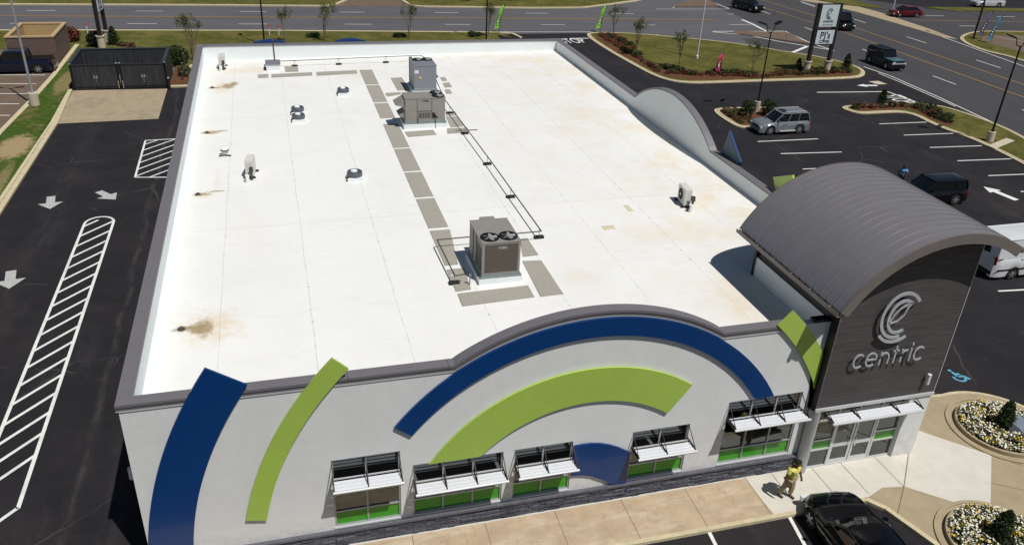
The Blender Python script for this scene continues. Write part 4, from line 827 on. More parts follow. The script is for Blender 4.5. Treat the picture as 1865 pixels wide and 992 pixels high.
# pipe box
o=empty('pipe_box',(4.96,39.0,rz(5)),'square grey capped roof box with a tall vent pipe, left end of the gas line','roof box')
MB().box(-.45,.45,-.4,.4,0,.42).build('roof_curb',TPO,o); MB().box(-.5,.5,-.45,.45,.42,.56).build('lid',HVACB,o)
MB().tube((.15,.3,.5),(.12,.3,1.85),.05).tube((.12,.3,1.85),(.12,.3,1.98),.08).build('vent_pipe',GASP,o); MB().box(-.58,-.5,-.1,.2,.0,.3).build('side_flap',DARK,o)
o=empty('roof_vent',(2.17,22.35,rz(2)),'small white hooded roof vent with dark rim near the left parapet','roof vent')
MB().lathe([(.16,0),(.16,.2),(.2,.26),(.2,.34),(.12,.42)],(0,0,0),16).build('vent_cap',TPO,o,smooth=40); MB().lathe([(.215,.24),(.215,.29)],(0,0,0),16).build('dark_rim',DARK,o); MB().path([(-.3,-.25,.04),(.0,-.18,.05),(.3,-.27,.04)],.035).build('cable',BLACKM,o)
for i,(x,y,l) in enumerate([(1.15,5.45,'roof drain dome in the largest brown stain, nearest the front corner'),(1.1,17.25,'roof drain dome in a small stain, second from the front'),(1.15,26.0,'roof drain dome in a small stain, third from the front'),(1.1,34.9,'farthest roof drain dome at the end of a fan shaped stain')]):
    o=empty('roof_drain',(x,y,rz(x)),l,'roof drain',0,'roof drains along the left parapet'); MB().lathe([(.1,.0),(.1,.03),(.07,.08),(.03,.1)],(0,0,0),12).build('strainer_dome',GASP,o); MB().lathe([(.13,.0),(.13,.015)],(0,0,0),16).build('clamp_ring',GASP,o)
# gas pipes on blocks
gp=empty('gas_pipe_run',(0,0,0),'thin dark gas pipes on rubber blocks running along the roof past the three units','pipe')
pp=[g(503,112,6.05),g(766,101,6.2),g(778,108,6.2),g(809,180,6.18),g(893,292,6.18),g(986,421,6.18),g(941,425,6.18),g(852,431.5,6.14),g(796,436.5,6.12),g(828.5,502,6.1),g(846,499,6.1)]
pp=[(p.x,p.y,p.z) for p in pp]
MB().path(pp[:2],.028).path(pp[1:6],.028).build('pipe',GASP,gp); MB().path(pp[5:],.028).build('pipe',GASP,gp)
def along_pipe(a,b_,t): return tuple(a[i]+(b_[i]-a[i])*t for i in range(3))
sup=[along_pipe(pp[0],pp[1],t) for t in (.12,.42,.75)]+[along_pipe(pp[3],pp[4],t) for t in (.15,.5,.95)]+[along_pipe(pp[4],pp[5],t) for t in (.45,.97)]+[along_pipe(pp[8],pp[9],.97)]
for x,y,z_ in sup:
    MB().box(x-.2,x+.2,y-.1,y+.1,rz(x)+.001,rz(x)+.1).build('pipe_support',RUBB,gp); MB().tube((x,y,rz(x)+.1),(x,y,z_),.014).tube((x-.14,y,z_-.03),(x+.14,y,z_-.03),.012).build('strut_hanger',GALV,gp)
MB().box(14.6,15.9,24.0,24.04,rz(15)+.02,rz(15)+.05).build('pipe_crossing',GASP,gp)
# roof patches
for i,(x,y,a,l) in enumerate([(18.5,10.2,.4,'small square tan patch on the roof membrane nearer the big unit'),(20.2,12.0,.3,'slanted tan patch strip on the roof membrane left of the cream split unit')]):
    P=[(-.28,-.2),(.28,-.2),(.28,.2),(-.28,.2)] if i==0 else [(-.12,-.35),(.12,-.35),(.12,.35),(-.12,.35)]
    o=MB().prism(P,.004,.01).build('roof_patch',mat('tan_patch',S((208,198,170)),.7,var=.08)); o.location=(x,y,rz(x)); tag(o,l,'roof patch')
# ================================================================ YARD THINGS
# dumpster enclosure
E_=empty('dumpster_enclosure',(-7.6,57.9,0),'charcoal dumpster enclosure with four slatted gates beside the concrete pad','enclosure')
x0,x1,y0,y1,h=-3.75,3.72,-2.35,2.65,2.25
MB().box(x0,x1,y1-.2,y1,0,h).build('rear_wall',GATE,E_); MB().box(x0,x0+.2,y0+.1,y1-.2,0,h).build('side_wall',GATE,E_); MB().box(x1-.2,x1,y0+.1,y1-.2,0,h).build('side_wall',GATE,E_)
MB().box(x0-.03,x1+.03,y1-.24,y1+.03,h,h+.07).box(x0-.03,x0+.24,y0+.1,y1-.24,h,h+.07).box(x1-.24,x1+.03,y0+.1,y1-.24,h,h+.07).build('wall_cap',mat('charcoal_cap',S((52,54,60)),.6,var=.1),E_)
gw=(x1-x0-.6)/4
for k in range(4):
    a=x0+.15+k*gw+(0.0 if k<2 else .3); 
    go=MB().box(a+.03,a+gw-.03,y0,y0+.08,.08,h-.1).build('gate_leaf',GATE,E_)
    MB().box(a+.03,a+gw-.03,y0-.02,y0,h-.24,h-.19).build('gate_rail',BLACKM,go); MB().box(a+.03,a+gw-.03,y0-.02,y0,.2,.26).build('gate_rail',BLACKM,go)
    hx=a+gw-.14 if k%2==0 else a+.08
    MB().box(hx,hx+.06,y0-.05,y0-.021,.95,1.2).build('latch',CHROME,go)
for x in (x0+.05,-.12,.12,x1-.05):
    po_=MB().tube((x,y0-.03,0),(x,y0-.03,h-.05),.07,n=10).build('gate_post',BLACKM,E_); MB().tube((x,y0-.03,h-.05),(x,y0-.03,h-.02),.085,n=10).build('post_cap',LALU,po_)
for x in (-.2,.15): MB().box(x,x+.05,y0-.16,y0-.12,.1,.75).build('drop_bolt',CHROME,E_)
o=empty('bollard',(-3.72,54.9,0),'short dark bollard with pale cap at the right front corner of the enclosure','bollard'); MB().tube((0,0,0),(0,0,1.0),.09,n=12).build('post',DARKM,o); MB().tube((0,0,1.0),(0,0,1.05),.1,n=12).build('cap',LALU,o)
# brown block enclosure
o=empty('block_enclosure',(-16.1,67.8,0),'brown block walled enclosure with tan cap behind the pickup','enclosure')
hx_,hy=2.0,3.05
m=MB(); m.box(-hx_,hx_,-hy,-hy+.25,0,2.5).box(hx_-.25,hx_,-hy+.25,hy,0,2.4).box(-hx_,-hx_+.25,-hy+.25,hy,0,2.4).box(-hx_+.25,hx_-.25,hy-.25,hy,0,2.4)
m.build('block_wall',BRICK,o); MB().box(-hx_+.25,hx_-.25,-hy+.25,hy-.27,.05,.1).build('inner_slab',BCAP,o); MB().box(-hx_+.26,hx_-.26,hy-.27,hy-.251,.1,2.4).box(-hx_+.251,-hx_+.27,-hy+.26,hy-.28,.1,2.4).build('inner_lining',mat('tan_brick',S((170,146,104)),.9,var=.2,scale=8),o)
m=MB(); m.box(-hx_-.05,hx_+.05,-hy-.05,-hy+.3,2.4,2.52).box(hx_-.3,hx_+.05,-hy+.3,hy+.05,2.4,2.52).box(-hx_-.05,-hx_+.3,-hy+.3,hy+.05,2.4,2.52).box(-hx_+.3,hx_-.3,hy-.3,hy+.05,2.4,2.52); m.build('wall_cap',BCAP,o)
# poles
def shoebox(par,x,y,z_,ang,m=BLACKM):
    M_=Matrix.Translation((x,y,z_))@Matrix.Rotation(ang,4,'Z'); mb=MB(); mb.T=M_; mb.path([(0,0,0),(.3,0,.1),(.42,0,.55),(.5,0,.66)],.035); mb.T=M_@Matrix.Translation((.5,0,.66))@Matrix.Rotation(-.25,4,'Y'); mb.box(0,.72,-.17,.17,-.04,.06); return mb.build('lamp_head',m,par)
def lamp(loc,h,label,base,heads,m=BLACKM,r=.07,bh=.8,br=.28,grp=None):
    o=empty('street_lamp',loc,label,'street lamp',0,grp)
    if base: MB().lathe([(br,0),(br,bh-.03),(br-.04,bh)],(0,0,0),20).build('concrete_base',CONC,o,smooth=40)
    MB().tube((0,0,bh if base else 0),(0,0,h),r,r*.7,n=12).build('pole',m,o,smooth=60)
    if base: MB().box(-.17,.17,-.17,.17,bh,bh+.03).build('base_plate',m,o)
    for a in heads: shoebox(o,0,0,h-.1,a,m)
    return o
lamp((-13.45,51.35,.1),11.5,'silver light pole on a round concrete base beside the left grass strip',True,[0,math.pi],ALU,.1,1.0,.36)
q=g(1379,206); lamp((q.x,q.y+.2,.1),6.9,'black twin headed lamp on a concrete base in the small shrub island',True,[math.radians(25),math.radians(160)],BLACKM,.07,.95,.26)
q=g(1801,259); lamp((q.x,q.y,.1),7.8,'black twin headed lamp on a concrete base in the right corner island',True,[math.radians(20),math.radians(150)],BLACKM,.09,.85,.3)
q=g(1772,73); lamp((q.x,q.y,.1),9,'black lamp pole on the far right grass corner beside the feather flags',False,[math.radians(90)],BLACKM,.12)
q=g(468,76); lamp((4.35,70.3,.1),9,'thin black lamp pole behind the roof at the left of the verge',False,[math.radians(90)],BLACKM,.09)
q=g(880,72); lamp((q.x,70.4,.1),9,'thin black lamp pole behind the roof near the green flag',False,[math.radians(90)],BLACKM,.09)
q=g(1269,108); o=empty('flag_pole',(q.x,q.y,.1),'tall white pole standing on the large island lawn','pole'); MB().tube((0,0,0),(0,0,11),.075,.05,n=12).build('shaft',BLADE,o); MB().lathe([(.16,0),(.16,.3),(.09,.36)],(0,0,0),12).build('base_collar',BLADE,o)
q=g(1626,18); o=MB().tube((0,0,0),(0,0,2.2),.08,n=10).build('marker_post',BLADE); o.location=(q.x,q.y,0); tag(o,'plain white post on the avenue verge above the red car','post')
q=g(1427,95); o=empty('traffic_sign',(q.x,q.y,0),'thin metal post with a small dark red sign seen nearly edge on','sign'); MB().tube((0,0,0),(-.0,0,2.6),.035).build('post',GALV,o)
q=g(1404,58.5); o=empty('traffic_sign',(q.x,q.y,0),'stop sign on a thin post in the tan wedge island','sign'); MB().tube((0,0,0),(0,0,2.3),.035).build('post',GALV,o)
m=MB(); m.T=Matrix.Translation((0,-.05,2.4))@Matrix.Rotation(math.radians(60),4,'Z')@Matrix.Rotation(math.pi/2,4,'X'); m.lathe([(.38,-.01),(.38,.01)],(0,0,0),8); m.build('sign_face',REDL,o)
# utility markers
for px,py,l in ((160,62,'white utility marker post with red top left of the tall pylon'),(491,66,'white utility marker post with orange top, left one of the pair'),(508,66,'white utility marker post with orange top, right one of the pair')):
    q=g(px,py); o=empty('utility_marker',(q.x,q.y,.08),l,'marker post',0,'utility markers on the verge'); MB().tube((0,0,0),(0,0,.75),.06).build('post',BLADE,o); MB().tube((0,0,.75),(0,0,1.15),.065).build('cap',mat('orange_cap',S((205,72,46)),.6),o)
# feather flags
def flag(px,h,label,m,m2,lean=.15,face=0):
    q=g(*px); o=empty('feather_flag',(q.x,q.y,.08),label,'flag',face,'feather flags by the roads')
    MB().path([(0,0,0),(lean*.3,0,h*.4),(lean,0,h*.85),(lean+.15,0,h)],.025).build('pole',BLACKM,o)
    L_=[];n=10
    P=[]
    for i in range(n+1):
        t=i/n; z_=.5+(h-.5)*t; xl=lean*t+.02; wd=.5*min(1,(1-t)*4+.25); bow=.07*math.sin(t*7)
        P.append((xl,bow,z_)); P.append((xl-wd,bow+.12*math.sin(t*5+1),z_-.12))
    fs=[(2*i,2*i+1,2*i+3,2*i+2) for i in range(n)]
    mb=MB().add(P,fs); mb.add([(x,y+.012,z_) for x,y,z_ in P],[f_[::-1] for f_ in fs]); c_=mb.build('banner',m,o,smooth=60)
    for i in range(2,9):
        t=i/n; z_=.5+(h-.5)*t; k=MB(); k.box(lean*t-.36,lean*t-.14,-.03+.07*math.sin(t*7),-.01+.07*math.sin(t*7),z_-.1,z_+.02) if i%2 else k.box(lean*t-.3,lean*t-.2,-.03+.07*math.sin(t*7),-.01+.07*math.sin(t*7),z_-.14,z_+.06)
        k.build('banner_letter',m2,c_)
    return o
LG=mat('bright_green_cloth',S((130,196,60)),.8,var=.25,scale=4); PK=mat('magenta_cloth',S((176,44,88)),.8,var=.25,scale=4); PU=mat('purple_cloth',S((96,82,128)),.8,var=.5,scale=5); BL=mat('blue_cloth',S((60,122,160)),.8,var=.3,scale=4)
flag((908,61),3.2,'green feather flag at the left side of the drive entrance',LG,FW,.5); flag((1092,60),3.2,'green feather flag at the right side of the drive entrance',LG,FW,.5)
flag((1311,138),2.3,'magenta feather flag in the mulch of the large island',PK,FW,-.1); flag((1786,73),3.6,'purple and white patterned feather flag beside the far lamp pole',PU,FW,.5); flag((1803,80),3.6,'blue feather flag with a white stripe, rightmost of the flags',BL,FW,.5)
# pylon signs
def pylon(loc,label,wd,h,rz_,words=True,ph=.3):
    o=empty('pylon_sign',loc,label,'sign',rz_)
    for x in (-wd/2,wd/2):
        MB().box(x-.16,x+.16,-.16,.16,1.3,h).build('post',DARKM,o); MB().lathe([(.36,0),(.36,1.15),(.42,1.15),(.42,1.25)],(x,0,0),18).build('concrete_base',CONC,o,smooth=30)
        MB().box(x-.22,x+.22,-.22,.22,1.25,1.3).build('base_plate',DARKM,o)
    a=MB().box(-wd/2+.16,wd/2-.16,-.18,.18,h-2.35,h-.05); c1=a.build('cabinet',DARKM,o); MB().box(-wd/2+.2,wd/2-.2,-.2,-.181,h-2.28,h-.12).build('sign_face',mat('sign_face_pale',S((200,212,214)),.35,var=.03),c1)
    c2=MB().box(-wd/2+.16,wd/2-.16,-.18,.18,h-4.1,h-2.5).build('cabinet',DARKM,o); MB().box(-wd/2+.2,wd/2-.2,-.2,-.181,h-4.0,h-2.62).build('sign_face',mat('sign_face_pale2',S((204,212,220)),.35,var=.03),c2)
    if words:
        G_=mat('sign_letter_grey',S((70,92,98)),.5)
        st=MB(); 
        def ea(x,z_,rx,rz2,a_,b_,n=18): return [(x+rx*math.cos(math.radians(a_+(b_-a_)*i/n)),z_+rz2*math.sin(math.radians(a_+(b_-a_)*i/n))) for i in range(n+1)]
        zc=h-.95
        for k,p_ in enumerate([ea(0,zc,.36,.46,35,285),ea(.01,zc-.02,.24,.32,58,300),ea(0,zc-.03,.42,.52,222,305),[(-.2,zc-.12),(.02,zc-.04),(.18,zc+.25)]]): st.ribbon(p_,.07,-.215,-.201-.001*k)
        st.build('emblem',G_,c1)
        for tx,s,zz_,m_,par in (('centric',.42,h-1.85,G_,c1),('FEDERAL CREDIT UNION',.11,h-2.12,G_,c1),("PJ's",.95,h-3.45,mat('sign_letter_dark',S((38,40,48)),.5),c2),('COFFEE',.36,h-3.88,G_,c2)):
            v,f=text_mesh(tx,s,extr=.006,bold=.012 if s>.3 else 0); m=MB(); m.T=Matrix.Translation((0,-.208,zz_))@Matrix.Rotation(math.pi/2,4,'X'); m.add(v,f); m.build('lettering',m_,par)
    return o
q=g(1466,134); q2=g(1505,134); pylon(((q.x+q2.x)/2,(q.y+q2.y)/2,.1),'two post pylon sign with a centric panel above a coffee panel on the large island',(q2-q).length,7.0,0)
# left pylon seen edge-on
o=pylon((-11.05,71.4,.1),'tall dark two post pylon sign behind the charcoal enclosure, seen nearly edge on',2.6,7.4,math.radians(86),True)
# ---------------------------------------------------------------- plants
def leafcloud(mb,c,rad,n,s,rng,zs=1.,shape='ball'):
    for _ in range(n):
        while True:
            p=Vector((rng.uniform(-1,1),rng.uniform(-1,1),rng.uniform(-1,1)))
            if p.length<=1 and p.length>.25: break
        if shape=='cone':
            t=rng.random()**1.3; r_=(1-t)*rad*(.75+.35*rng.random()); a_=rng.random()*6.283; p=Vector((r_*math.cos(a_),r_*math.sin(a_),t*rad*2*zs)); 
        else: p=Vector((p.x*rad,p.y*rad,p.z*rad*zs))
        p+=Vector(c); d=Vector((rng.gauss(0,1),rng.gauss(0,1),rng.gauss(0,1))).normalized(); u=d.orthogonal().normalized(); v=d.cross(u); k=s*rng.uniform(.6,1.3)
        mb.add([tuple(p-u*k),tuple(p+v*k*.55),tuple(p+u*k),tuple(p-v*k*.55)],[(0,1,2,3)])
def sapling(rng,h,n=160,leaf=.085,spread=.9):
    tr=MB(); cr=MB(); 
    def limb(a,d,L_,r,dep):
        b_=a+d*L_; tr.tube(a,b_,r,r*.6,n=5,caps=False)
        if dep==0:
            leafcloud(cr,b_,.32,n//14,leaf,rng); return
        for k in range(2 if dep<3 else 3):
            nd=(d+Vector((rng.uniform(-.5,.5),rng.uniform(-.5,.5),rng.uniform(-.05,.25)))*spread).normalized(); limb(a+d*L_*rng.uniform(.55,1),nd,L_*rng.uniform(.6,.8),r*.55,dep-1)
    for k in range(3):
        a=rng.uniform(0,6.28); limb(Vector((0,0,0)),Vector((.13*math.cos(a),.13*math.sin(a),1)).normalized(),h*.4,.055,3)
    return tr,cr
saps=[]
for s in range(3): rng=random.Random(40+s); saps.append(sapling(rng,4.6,300))
def tree_at(px,h,s,label,leaf=LEAF,grp='young multi stemmed saplings along the road'):
    q=g(*px); tr,cr=saps[s]; o=empty('sapling_tree',(q.x,q.y,.1),label,'tree',s*1.3+px[0]*.01,grp); k=h/5.4; o.scale=(k*.9,k*.9,k)
    tr.build('trunk',BARK,o); cr.build('crown',leaf,o)
for px,h,s,l in [((352,112),5.4,0,'leafy sapling in the gap between enclosure and roof corner'),((521,80),4.3,1,'sapling on the verge just right of the paired utility markers'),((592,76),5.0,2,'sapling on the verge between the two blue arc tips'),((746,73),4.6,0,'sapling on the verge in line with the north drive edge'),((889,68),4.4,1,'brownish sapling beside the left green flag'),((1117,66),4.4,2,'sapling next to the right green flag at the island tip'),((1158,103),4.9,0,'leafiest sapling on the large island, left of the lawn'),((1237,127),4.6,1,'sapling on the large island left of the magenta flag'),((1368,138),4.2,2,'sapling on the large island left of the pylon sign')]: tree_at(px,h,s,l)
# bushy little shrubs
def shrub_proto(m,rad,n,s,zs,seed,name='shrub',shape='ball'):
    rng=random.Random(seed); mb=MB(); leafcloud(mb,(0,0,rad*zs*.8 if shape=='ball' else .1),rad,n,s,rng,zs,shape); 
    return mb
def plant(name,px,mb,m,label,cat,grp,sc=1.,z_=.1,world=None):
    q=Vector(world) if world else g(*px); o=mb.build(name,m); o.location=(q.x,q.y,z_); o.scale=(sc,sc,sc); o.rotation_euler=(0,0,q.x*3.1); tag(o,label,cat,grp); return o
ev=shrub_proto(LEAFD,.62,900,.09,1.25,5); cone=MB(); rg=random.Random(77)
for k_ in range(14):
    t_=k_/13; leafcloud(cone,(rg.uniform(-.2,.2)*(1-t_),rg.uniform(-.2,.2)*(1-t_),.2+t_*1.35),.5*(1-t_)**.7+.1,110,.08,rg)
def stemmed(px,label,sc,world=None,z_=.1):
    q=Vector(world) if world else g(*px); o=empty('evergreen_shrub',(q.x,q.y,z_),label,'shrub',0,'evergreen shrubs'); o.scale=(sc,)*3
    MB().tube((0,0,0),(0,0,.9),.05,.03,n=6).build('trunk',BARK,o); ev.build('crown',LEAFD,o)
stemmed((1359,213),'dark rounded shrub left of the lamp base in the small island',1.0); stemmed((1398,212),'dark rounded shrub right of the lamp base behind the silver SUV',1.05)
for px,sc,l in [((1540,128),1.,'cone shaped shrub right of the pylon sign'),((1604,193),.9,'cone shaped shrub in the corner island by the road lettering'),((1452,131),.8,'cone shaped shrub left of the pylon sign base'),((208,83),1.1,'cone shaped shrub right of the tall edge on pylon')]: plant('cone_shrub',px,cone,LEAFD,l,'shrub','cone shaped evergreens',sc)
cyp=MB(); rg=random.Random(16)
for k_ in range(16):
    t_=k_/15; leafcloud(cyp,(rg.uniform(-.14,.14)*(1-t_),rg.uniform(-.14,.14)*(1-t_),.15+t_*1.15),.36*(1-t_)**.6+.08,150,.05,rg)
plant('cypress_shrub',None,cyp,LEAFD,'dark cypress shrub in the farther round flower bed','shrub','cypress shrubs in the flower beds',1.0,.2,(32.5,.1,0)); plant('cypress_shrub',None,cyp,LEAFD,'dark cypress shrub in the nearer round flower bed','shrub','cypress shrubs in the flower beds',1.0,.2,(27.5,-5.0,0))
darkball=shrub_proto(LEAFD,.9,1500,.1,1.,9); plant('round_bush',(176,86),darkball,mat('black_green_leaf',S((14,18,10)),.8,var=.4),'very dark round bush at the foot of the tall edge on pylon','bush',None,.95)
plant('rust_bush',(128,76),shrub_proto(LEAFR,1.1,1300,.12,.7,10),LEAFR,'rust red bush beside the brown block enclosure','bush',None)
plant('leafy_bush',(322,118),shrub_proto(LEAFO,1.2,1200,.12,.8,11),LEAFD,'leafy green bush right of the charcoal enclosure','bush',None)
plant('mulch_bush',(338,140),shrub_proto(LEAFO,.7,700,.09,.7,12),LEAFO,'low olive bush in the mulch beside the roof corner','bush',None)
# dark ground-cover clumps and small rust/olive shrubs in mulch beds
lows=[(shrub_proto(LEAFR,.34,110,.08,.7,20),LEAFR,'rust'),(shrub_proto(LEAFO,.36,120,.08,.7,21),LEAFO,'olive'),(shrub_proto(LEAFD,.5,200,.09,.55,22),LEAFD,'dark')]
protos={}
def low(k,px,bed):
    mb,m,w_=lows[k]; q=g(*px)
    key=(k,)
    if key not in protos: o=mb.build('low_shrub',m); protos[key]=o
    else: o=protos[key].copy(); COL.objects.link(o)
    s=RNG.uniform(.8,1.25); o.location=(q.x,q.y,.11); o.scale=(s,s,s*RNG.uniform(.8,1.1)); o.rotation_euler=(0,0,RNG.uniform(0,6))
    o['label']={'rust':'small rust coloured shrub clump in the mulch of ','olive':'small olive shrub clump in the mulch of ','dark':'dark green spreading clump in the mulch of '}[w_]+bed; o['category']='shrub'; o['group']=w_+' shrubs in '+bed
def lerp(a,b_,t): return (a[0]+(b_[0]-a[0])*t,a[1]+(b_[1]-a[1])*t)
def row(bed,A,Bp,n,ks,jx=2,jy=1.5):
    for i in range(n):
        p=lerp(A,Bp,(i+.5)/n); low(ks[i%len(ks)],(p[0]+RNG.uniform(-jx,jx),p[1]+RNG.uniform(-jy,jy)),bed)
b1='the large island'
row(b1,(1092,67),(1150,100),14,[0,1,0]); row(b1,(1108,66),(1160,92),10,[0,2,0]); row(b1,(1130,92),(1165,108),5,[2]); row(b1,(1160,108),(1200,132),9,[0,0,1]); row(b1,(1205,125),(1265,139),12,[2,2,1]); row(b1,(1210,136),(1400,143),22,[0,1,0,0]); row(b1,(1300,136),(1380,138),9,[2,1]); row(b1,(1400,139),(1545,134),20,[0,1,0,2]); row(b1,(1410,134),(1530,130),12,[0,2,1])
b2='the small island'; row(b2,(1318,205),(1352,228),7,[1,0]); row(b2,(1335,203),(1372,226),6,[0,1])
b3='the corner island'; row(b3,(1548,199),(1650,196),14,[0,1,0]); row(b3,(1660,196),(1728,227),12,[0,2]); row(b3,(1672,195),(1730,216),7,[2,0])
b4='the verge'; row(b4,(215,84),(245,88),6,[0,1]); 
for px in ((570,69.5),(728,69),(865,67.5),(1305,135)): low(2,px,b4); low(2,(px[0]+5,px[1]),b4); low(2,(px[0]-6,px[1]+.5),b4)
# trees north of road (dark mass at top)
def bigtree(wx,wy,h,r,label,seed):
    rng=random.Random(seed); o=empty('street_tree',(wx,wy,0),label,'tree',0,'large dark trees north of the road'); MB().tube((0,0,0),(0,0,h*.5),.25,.14,n=8).build('trunk',BARK,o)
    mb=MB()
    for k in range(26):
        a=rng.uniform(0,6.28); rr_=r*rng.random()**.5*.75; leafcloud(mb,(rr_*math.cos(a),rr_*math.sin(a),h*.5+rng.uniform(-.16,.5)*h),r*.36,90,.2,rng)
    mb.build('crown',LEAFD,o)
bigtree(33.0,95.4,5.5,2.6,'dark tree across the road, left one of the close pair at the top edge',1); bigtree(37.6,95.8,6,2.8,'dark tree across the road, right one of the close pair at the top edge',2)
q=g(1020,4); o=empty('street_tree',(q.x,q.y+1.5,0),'tree with pale trunk at the top edge of the far lawn','tree'); MB().tube((0,0,0),(0,0,4),.16,.1,n=8).build('trunk',BARK,o); mb=MB(); leafcloud(mb,(0,0,5.5),2,700,.16,random.Random(3)); mb.build('crown',LEAFD,o)
# flower beds
def flowerbed(cx,cy,r,label):
    o=empty('round_planter',(cx,cy,ZS),label,'planter'); 
    m=MB(); k=48
    V=[];fs=[]
    for rr_,zz_ in ((r+.12,0),(r+.12,.05),(r-.02,.05),(r-.02,.0)):
        V+=[(rr_*math.cos(6.2832*i/k),rr_*math.sin(6.2832*i/k),zz_) for i in range(k)]
    for j in range(3): fs+=[(j*k+i,j*k+(i+1)%k,(j+1)*k+(i+1)%k,(j+1)*k+i) for i in range(k)]
    V2=[((r-.22)*math.cos(6.2832*i/k),(r-.22)*math.sin(6.2832*i/k),.16) for i in range(k)]
    V+=V2+[((r-.36)*math.cos(6.2832*i/k),(r-.36)*math.sin(6.2832*i/k),.16) for i in range(k)]+[((r-.22)*math.cos(6.2832*i/k),(r-.22)*math.sin(6.2832*i/k),.0) for i in range(k)]
    fs+=[(6*k+i,6*k+(i+1)%k,4*k+(i+1)%k,4*k+i) for i in range(k)]+[(4*k+i,4*k+(i+1)%k,5*k+(i+1)%k,5*k+i) for i in range(k)]
    m.add(V,fs).build('kerb_ring',CONCP,o); MB().lathe([(r-.3,0),(r-.3,.14)],(0,0,0),40).build('soil',SOILD,o)
    rng=random.Random(int(cx*10)); lf=MB(); wf=MB(); yf=MB(); R2=r-.34
    for _ in range(5200):
        a=rng.random()*6.283; q_=R2*math.sqrt(rng.random())
        if q_<.34: continue
        if math.sin(q_*math.cos(a)*5.3+cx)*math.sin(q_*math.sin(a)*4.7+cy)+rng.uniform(-.5,.5)<-.55: continue
        x,y=q_*math.cos(a),q_*math.sin(a); hh=.16+rng.random()*.16
        d=Vector((rng.gauss(0,.5),rng.gauss(0,.5),1)).normalized(); u=d.orthogonal().normalized(); v=d.cross(u)
        kind=rng.random(); nzv=math.sin(x*3+1)+math.sin(y*4+x)
        if kind<.55: s=rng.uniform(.03,.06); tgt=lf; 
        elif kind<(.93 if nzv<.7 else .7): s=rng.uniform(.028,.045); tgt=wf; hh+=.04
        else: s=rng.uniform(.03,.048); tgt=yf; hh+=.04
        p=Vector((x,y,hh)); tgt.add([tuple(p+(u*math.cos(t)+v*math.sin(t))*s) for t in (0,1.257,2.513,3.77,5.027)],[(0,1,2,3,4)])
    for mb,nm,mm in ((lf,'bed_foliage',LEAFO),(wf,'white_flowers',FW),(yf,'yellow_flowers',FY)): oo=mb.build(nm,mm,o); oo['kind']='stuff'
flowerbed(32.5,.1,2.0,'round kerbed bed of white and yellow flowers, farther of the two by the plaza')
flowerbed(27.5,-5.15,2.0,'round kerbed bed of white and yellow flowers, nearer of the two by the plaza')
# tilted plaque stone in far bed
m=MB(); m.add([(-.5,-.3,.0),(.5,-.3,.0),(.5,.35,.0),(-.5,.35,.0),(-.45,-.28,.2),(.45,-.28,.2),(.45,.3,.5),(-.45,.3,.5)],[(0,3,2,1),(4,5,6,7),(0,1,5,4),(1,2,6,5),(2,3,7,6),(3,0,4,7)])
o=m.build('bed_boulder',mat('blue_grey_rock',S((112,120,134)),.6,var=.25,scale=5,bump=.3)); q=g(1858,780,.35); o.location=(q.x,q.y,.25); o.rotation_euler=(0,0,.6); tag(o,'smooth blue grey slab rock in the farther flower bed','rock')
# rocks near enclosure
for i,(px,l) in enumerate([((343,140),'pale boulder in the mulch, larger one by the roof corner'),((349,127),'pale boulder in the mulch, smaller one behind')]):
    bm=bmesh.new(); bmesh.ops.create_icosphere(bm,subdivisions=2,radius=.35-.08*i); rng=random.Random(i)
    for v in bm.verts: v.co*=rng.uniform(.8,1.15); v.co.z*=.7
    me=bpy.data.meshes.new('boulder'); bm.to_mesh(me); me.materials.append(CONC); o=bpy.data.objects.new('boulder',me); COL.objects.link(o); q=g(*px); o.location=(q.x,q.y,.25); tag(o,l,'boulder')
for i,px in enumerate(((339,140),(342.5,132),(338,148))):
    q=g(*px); o=empty('utility_stub',(q.x-.2,q.y,.1),['front pipe stub in the mulch by the roof corner','tallest pipe stub in the mulch by the roof corner','short front pipe stub in the mulch by the roof corner'][i],'pipe',0,'pipe stubs in the mulch'); MB().tube((0,0,0),(0,0,[1.1,1.6,.7][i]),.07).build('pipe',GASP,o); MB().tube((0,0,[1.1,1.6,.7][i]),(0,0,[1.1,1.6,.7][i]+.06),.09).build('cap',GALV,o)
